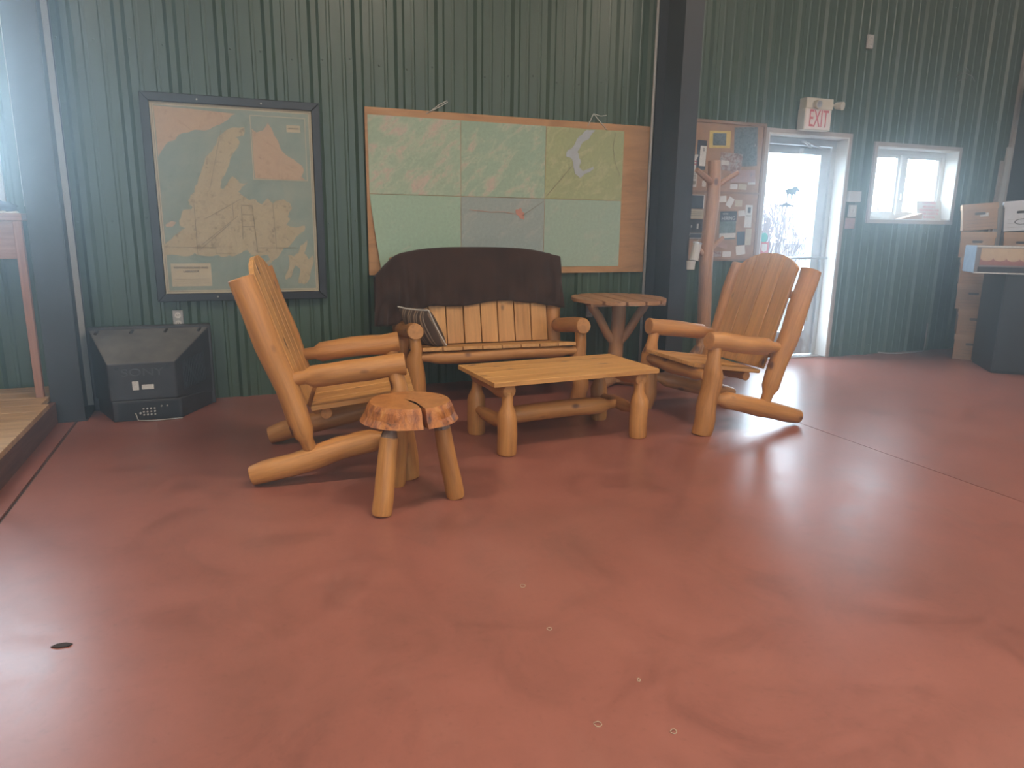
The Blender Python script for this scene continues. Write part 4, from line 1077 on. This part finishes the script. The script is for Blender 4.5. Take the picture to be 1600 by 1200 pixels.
# black cabinet, turned to the room
ca = math.atan2(-.62, .78)
cb = empty('black_cabinet', (6.489, 4.464, 0), ca, 'tall plain black cabinet carrying the long printed box', 'cabinet')
box('carcass', (0, .002, .02), (.50, .61, .898), 'black', cb, .004)
box('top_panel', (-.008, -.008, .898), (.508, .615, .912), 'black', cb, .003)
box('plinth', (.012, .014, 0), (.488, .60, .02), 'black', cb)
box('door_panel', (.010, -.004, .03), (.490, .002, .890), 'black', cb, .002)
# long box lying on the cabinet
lb_ = empty('printed_box', (6.489, 4.464, .912), ca, 'long flat carton printed with a scalloped awning, lying on the black cabinet', 'box')
M['boxgrey'] = plain('carton_grey', (.20, .19, .20), .6, .1, 10); M['boxblue'] = print_mat('carton_end_blue', [(.16, .20, .26), (.30, .34, .40), (.20, .24, .30), (.40, .43, .46)], 16, 1)
M['tan'] = print_mat('awning_tan', [(.46, .33, .20), (.58, .45, .29)], 14, 1); M['awnred'] = print_mat('awning_red', [(.26, .09, .08), (.36, .15, .13)], 14, 1)
box('carton', (-.262, -.012, 0), (.70, .34, .245), 'boxgrey', lb_, .003)
box('end_print', (-.2645, -.008, .004), (-.2615, .336, .241), 'boxblue', lb_)
box('top_edge', (-.263, -.0135, .233), (.70, -.011, .246), 'label', lb_); box('bottom_edge', (-.263, -.0135, 0), (.70, -.011, .010), 'label', lb_)
box('red_band', (-.225, -.0135, .075), (.70, -.0118, .225), 'awnred', lb_)
for i in range(9):
    x = -.225+i*.103
    if x+.103 > .70: break
    out = [(x, .225), (x, .140)]+[(x+.0515-.0515*math.cos(math.pi*q/8), .140-.030*math.sin(math.pi*q/8)) for q in range(1, 8)]+[(x+.103, .140), (x+.103, .225)]
    prism('scallop', [(px-x, pz) for px, pz in out], .002, 'tan', lb_, Matrix.Translation((x, -.0142, 0)))
box('dark_band', (-.235, -.0135, .012), (.70, -.0118, .060), 'ink', lb_)
# boards leaning in the corner, panel on the right wall, cable
for i, (x, z1, w) in enumerate(((7.690, 2.02, .045), (7.770, 2.16, .070))):
    tag(board('leaning_board', None, (x-.02, 5.546, .003), (x+.03, 5.546, z1), w, .02, (1, 0, 0), 'trimtan' if i == 0 else 'trimwhite', .002), ('shorter narrow pale board leaning in the right corner behind the boxes', 'taller cream board leaning in the right corner behind the boxes')[i], 'board')
tag(box('wall_panel_box', (7.66, 5.0, 2.48), (XR, 5.36, 2.78), 'exitcase', None, .006), 'cream metal box mounted on the right-hand wall', 'electrical box')
tag(tube('floor_cable', [(6.30, 5.555, .02), (6.40, 5.53, .012), (6.55, 5.50, .008), (6.75, 5.515, .008), (6.92, 5.525, .009), (6.97, 5.556, .06), (6.975, 5.562, .30)], .008, 'cable', None, 6), 'grey cable lying along the foot of the wall under the window', 'cable')

# ================================================================== LEFT EDGE
tb = empty('tall_counter', (-1.9, 5.36, PH), 0, 'tall rustic pine counter on the platform behind the left column', 'counter')
TB = Vector((-1.9, 5.36, PH))
board('top', tb, Vector((-2.75, 5.372, 1.292))-TB, Vector((-1.175, 5.372, 1.292))-TB, .38, .045, (0, 1, 0), 'pinkpine', .004)
for x in (-1.205, -2.70):
    for y in (5.21,):
        board('leg', tb, Vector((x, y, PH+.001))-TB, Vector((x, y, 1.269))-TB, .045, .04, (1, 0, 0), 'pinkpine', .003)
board('apron', tb, Vector((-2.675, 5.225, 1.155))-TB, Vector((-1.23, 5.225, 1.155))-TB, .225, .02, (0, 0, 1), 'pinkpine', .002)
def clutter():
    vs_, fs = [], []; n, m_ = 22, 9
    for j in range(m_+1):
        for i in range(n):
            a = 2*math.pi*i/n; t = j/m_
            r = (1-t**2.4)**.5 if t < 1 else 0
            q = 1+.25*noise.noise((math.cos(a)*1.6, math.sin(a)*1.6, t*3))+.08*noise.noise((math.cos(a)*6, math.sin(a)*6, t*7))
            vs_.append((.22*r*q*math.cos(a), .10*r*q*math.sin(a), .105*t*(.8+.3*noise.noise((math.cos(a), math.sin(a), 5)))))
    for j in range(m_):
        for i in range(n):
            k_ = (i+1) % n; fs.append((j*n+i, j*n+k_, (j+1)*n+k_, (j+1)*n+i))
    fs.append(tuple(reversed(range(n))))
    me = bpy.data.meshes.new('bag'); me.from_pydata(vs_, [], fs); me.update()
    return me
M['bagblue'] = plain('dark_blue_cloth', (.04, .05, .075), .8, .3, 16)
bg_ = empty('dark_bag', (-1.43, 5.36, 1.315), 0, 'crumpled dark blue bag on the tall pine counter at the left edge', 'bag')
link('bag_body', clutter(), 'bagblue', bg_, None, True)
tube('handle', [(-.06, -.09, .05), (-.03, -.12, .035), (.03, -.12, .02), (.08, -.10, .012), (.12, -.09, .035)], .006, 'ink', bg_, 6)
for i, x in enumerate((-1.30, -1.235)):
    tag(prism('paper_slip', [(-.03, 0), (.035, 0), (.03, .012), (-.025, .006)], .05, 'paper', None, Matrix.Translation((x, 5.235, 1.3155))), ('white paper slip in front of the dark bag on the counter', 'white paper slip at the counter\'s right end')[i], 'paper')

# pale cylinder hanging on the rack's lower branch, and one below it
c1 = empty('hanging_can', (3.53, 5.03, 1.08), 0, 'pale can hanging from the coat rack\'s lower left branch', 'can')
log_plain('can_body', (.010, 0, -.06), (.035, 0, .075), .036, .036, 'trimwhite', c1, 14); log_plain('can_rim', (.035, 0, .075), (.037, 0, .085), .039, .039, 'alu', c1, 14)
tube('loop', [(.036, 0, .084), (.05, .01, .11), (.036, .02, .084)], .003, 'cable', c1, 5)
c2 = empty('hanging_cup', (3.515, 5.03, .985), 0, 'small pale cup dangling below the hanging can', 'cup')
log_plain('cup_body', (0, 0, -.04), (0, 0, .03), .032, .038, 'trimwhite', c2, 14); tube('loop', [(0, 0, .03), (.008, 0, .045)], .003, 'cable', c2, 5)

# scraps on the floor
for i, (x, y, a, l) in enumerate(((.910, 2.191, .4, .022), (.888, 1.904, 1.0, .016), (1.022, 1.577, 2.0, .012), (.825, 1.441, .9, .022), (.998, 1.354, 1.5, .018))):
    pts = [(x+l*math.cos(a+q*.5)*q/3, y+l*math.sin(a+q*.5)*q/3, .0025+.002*math.sin(q)) for q in range(-3, 4)]
    tag(tube('wood_shaving', pts, .0011, 'cream', None, 5), ('curled pale shaving on the bare floor below the coffee table, farthest from the camera', 'small pale shaving on the open floor, second farthest', 'tiny pale shaving on the open floor, to the right of the others', 'pale curled shaving on the near floor, leftmost', 'pale shaving on the near floor, nearest the camera')[i], 'wood shaving', 'shavings on the floor')
tag(prism('dead_leaf', [(-.03, 0), (-.01, .012), (.02, .014), (.03, .004), (.01, -.010), (-.015, -.012)], .003, 'leaf', None, Matrix.Translation((-.572, 2.334, .0025)) @ Matrix.Rotation(R(90), 4, 'X')), 'dark leaf scrap lying on the floor at the left', 'leaf')

# ================================================================== OUTSIDE
tag(box('ground', (-40, OUT+.02, -.5), (50, 70, -.12), 'ground'), kind='structure')
tag(box('doorstep', (4.3, OUT+.001, -.12), (6.0, OUT+1.4, -.01), 'trimwhite'), kind='structure')
rg = random.Random(5)
def shrub_mesh(seed):
    rg = random.Random(seed); vs_, fs = [], []
    def stick(p, q, r0, r1):
        b = len(vs_); dd = (q-p).normalized(); s = dd.orthogonal().normalized(); t = dd.cross(s)
        for c, r in ((p, r0), (q, r1)):
            for k_ in range(3):
                a = 2.094*k_; vs_.append(c+s*r*math.cos(a)+t*r*math.sin(a))
        for k_ in range(3):
            l = (k_+1) % 3; fs.append((b+k_, b+l, b+3+l, b+3+k_))
    def grow(p, dd, L, r, lv):
        q = p+dd*L; stick(p, q, r, r*.6)
        if lv == 0: return
        for _ in range(4):
            d2 = (dd+Vector((rg.uniform(-.7, .7), rg.uniform(-.7, .7), rg.uniform(-.1, .5)))).normalized()
            grow(p+dd*L*rg.uniform(.4, 1), d2, L*rg.uniform(.5, .75), r*.55, lv-1)
    for _ in range(11):
        grow(Vector((rg.uniform(-.5, .5), rg.uniform(-.5, .5), 0)), Vector((rg.uniform(-.35, .35), rg.uniform(-.35, .35), 1)).normalized(), rg.uniform(.9, 1.3), .024, 3)
    me = bpy.data.meshes.new('shrub_branches'); me.from_pydata(vs_, [], fs); me.update()
    return me
protos = [shrub_mesh(s) for s in (1, 2, 3)]
k_ = 0
for yr, xs_row in ((10.5, (9.2, 12.4)), (14.2, (12.2, 15.8, 19.2)), (19.5, (14.6, 17.8, 21.2, 24.6)), (25.0, (21.0, 24.4, 28.0))):
    for x in xs_row:
        o = link('bare_shrub', protos[k_ % 3], 'twig'); k_ += 1
        o.location = (x, yr+rg.uniform(-.6, .6), -.12); o.rotation_euler = (0, 0, rg.uniform(0, 6)); s = rg.uniform(.62, .72); o.scale = (s, s, s*rg.uniform(1.3, 1.6))
        tag(o, 'bare leafless shrub outside, seen through the door and window glass', 'shrub', 'shrubs outside the glass')

# ================================================================== CEILING LAMPS
for ix in range(3):
    for iy in range(2):
        x = -2.0+ix*3.6; y = -1.6+iy*3.6
        l = empty('ceiling_lamp', (x, y, ZC-.12), 0, 'long white fluorescent ceiling lamp hanging over the hall', 'ceiling lamp', 'fluorescent lamps under the ceiling')
        box('housing', (-.62, -.12, .03), (.62, .12, .08), 'white', l, .01)
        for s in (-1, 1): tube('lamp_tube', [(-.58, s*.05, .0), (.58, s*.05, .0)], .013, 'tube', l, 8)
        for s in (-1, 1): tube('hanger', [(s*.4, 0, .08), (s*.4, 0, .119)], .006, 'cable', l, 6)
        ld = bpy.data.lights.new('lamp_light', 'AREA'); ld.shape = 'RECTANGLE'; ld.size = 1.2; ld.size_y = .22; ld.energy = LAMP_W*2; ld.color = (1, .86, .70)
        lo = bpy.data.objects.new('lamp_light', ld); COL.objects.link(lo); lo.parent = l; lo.location = (0, 0, -.02)
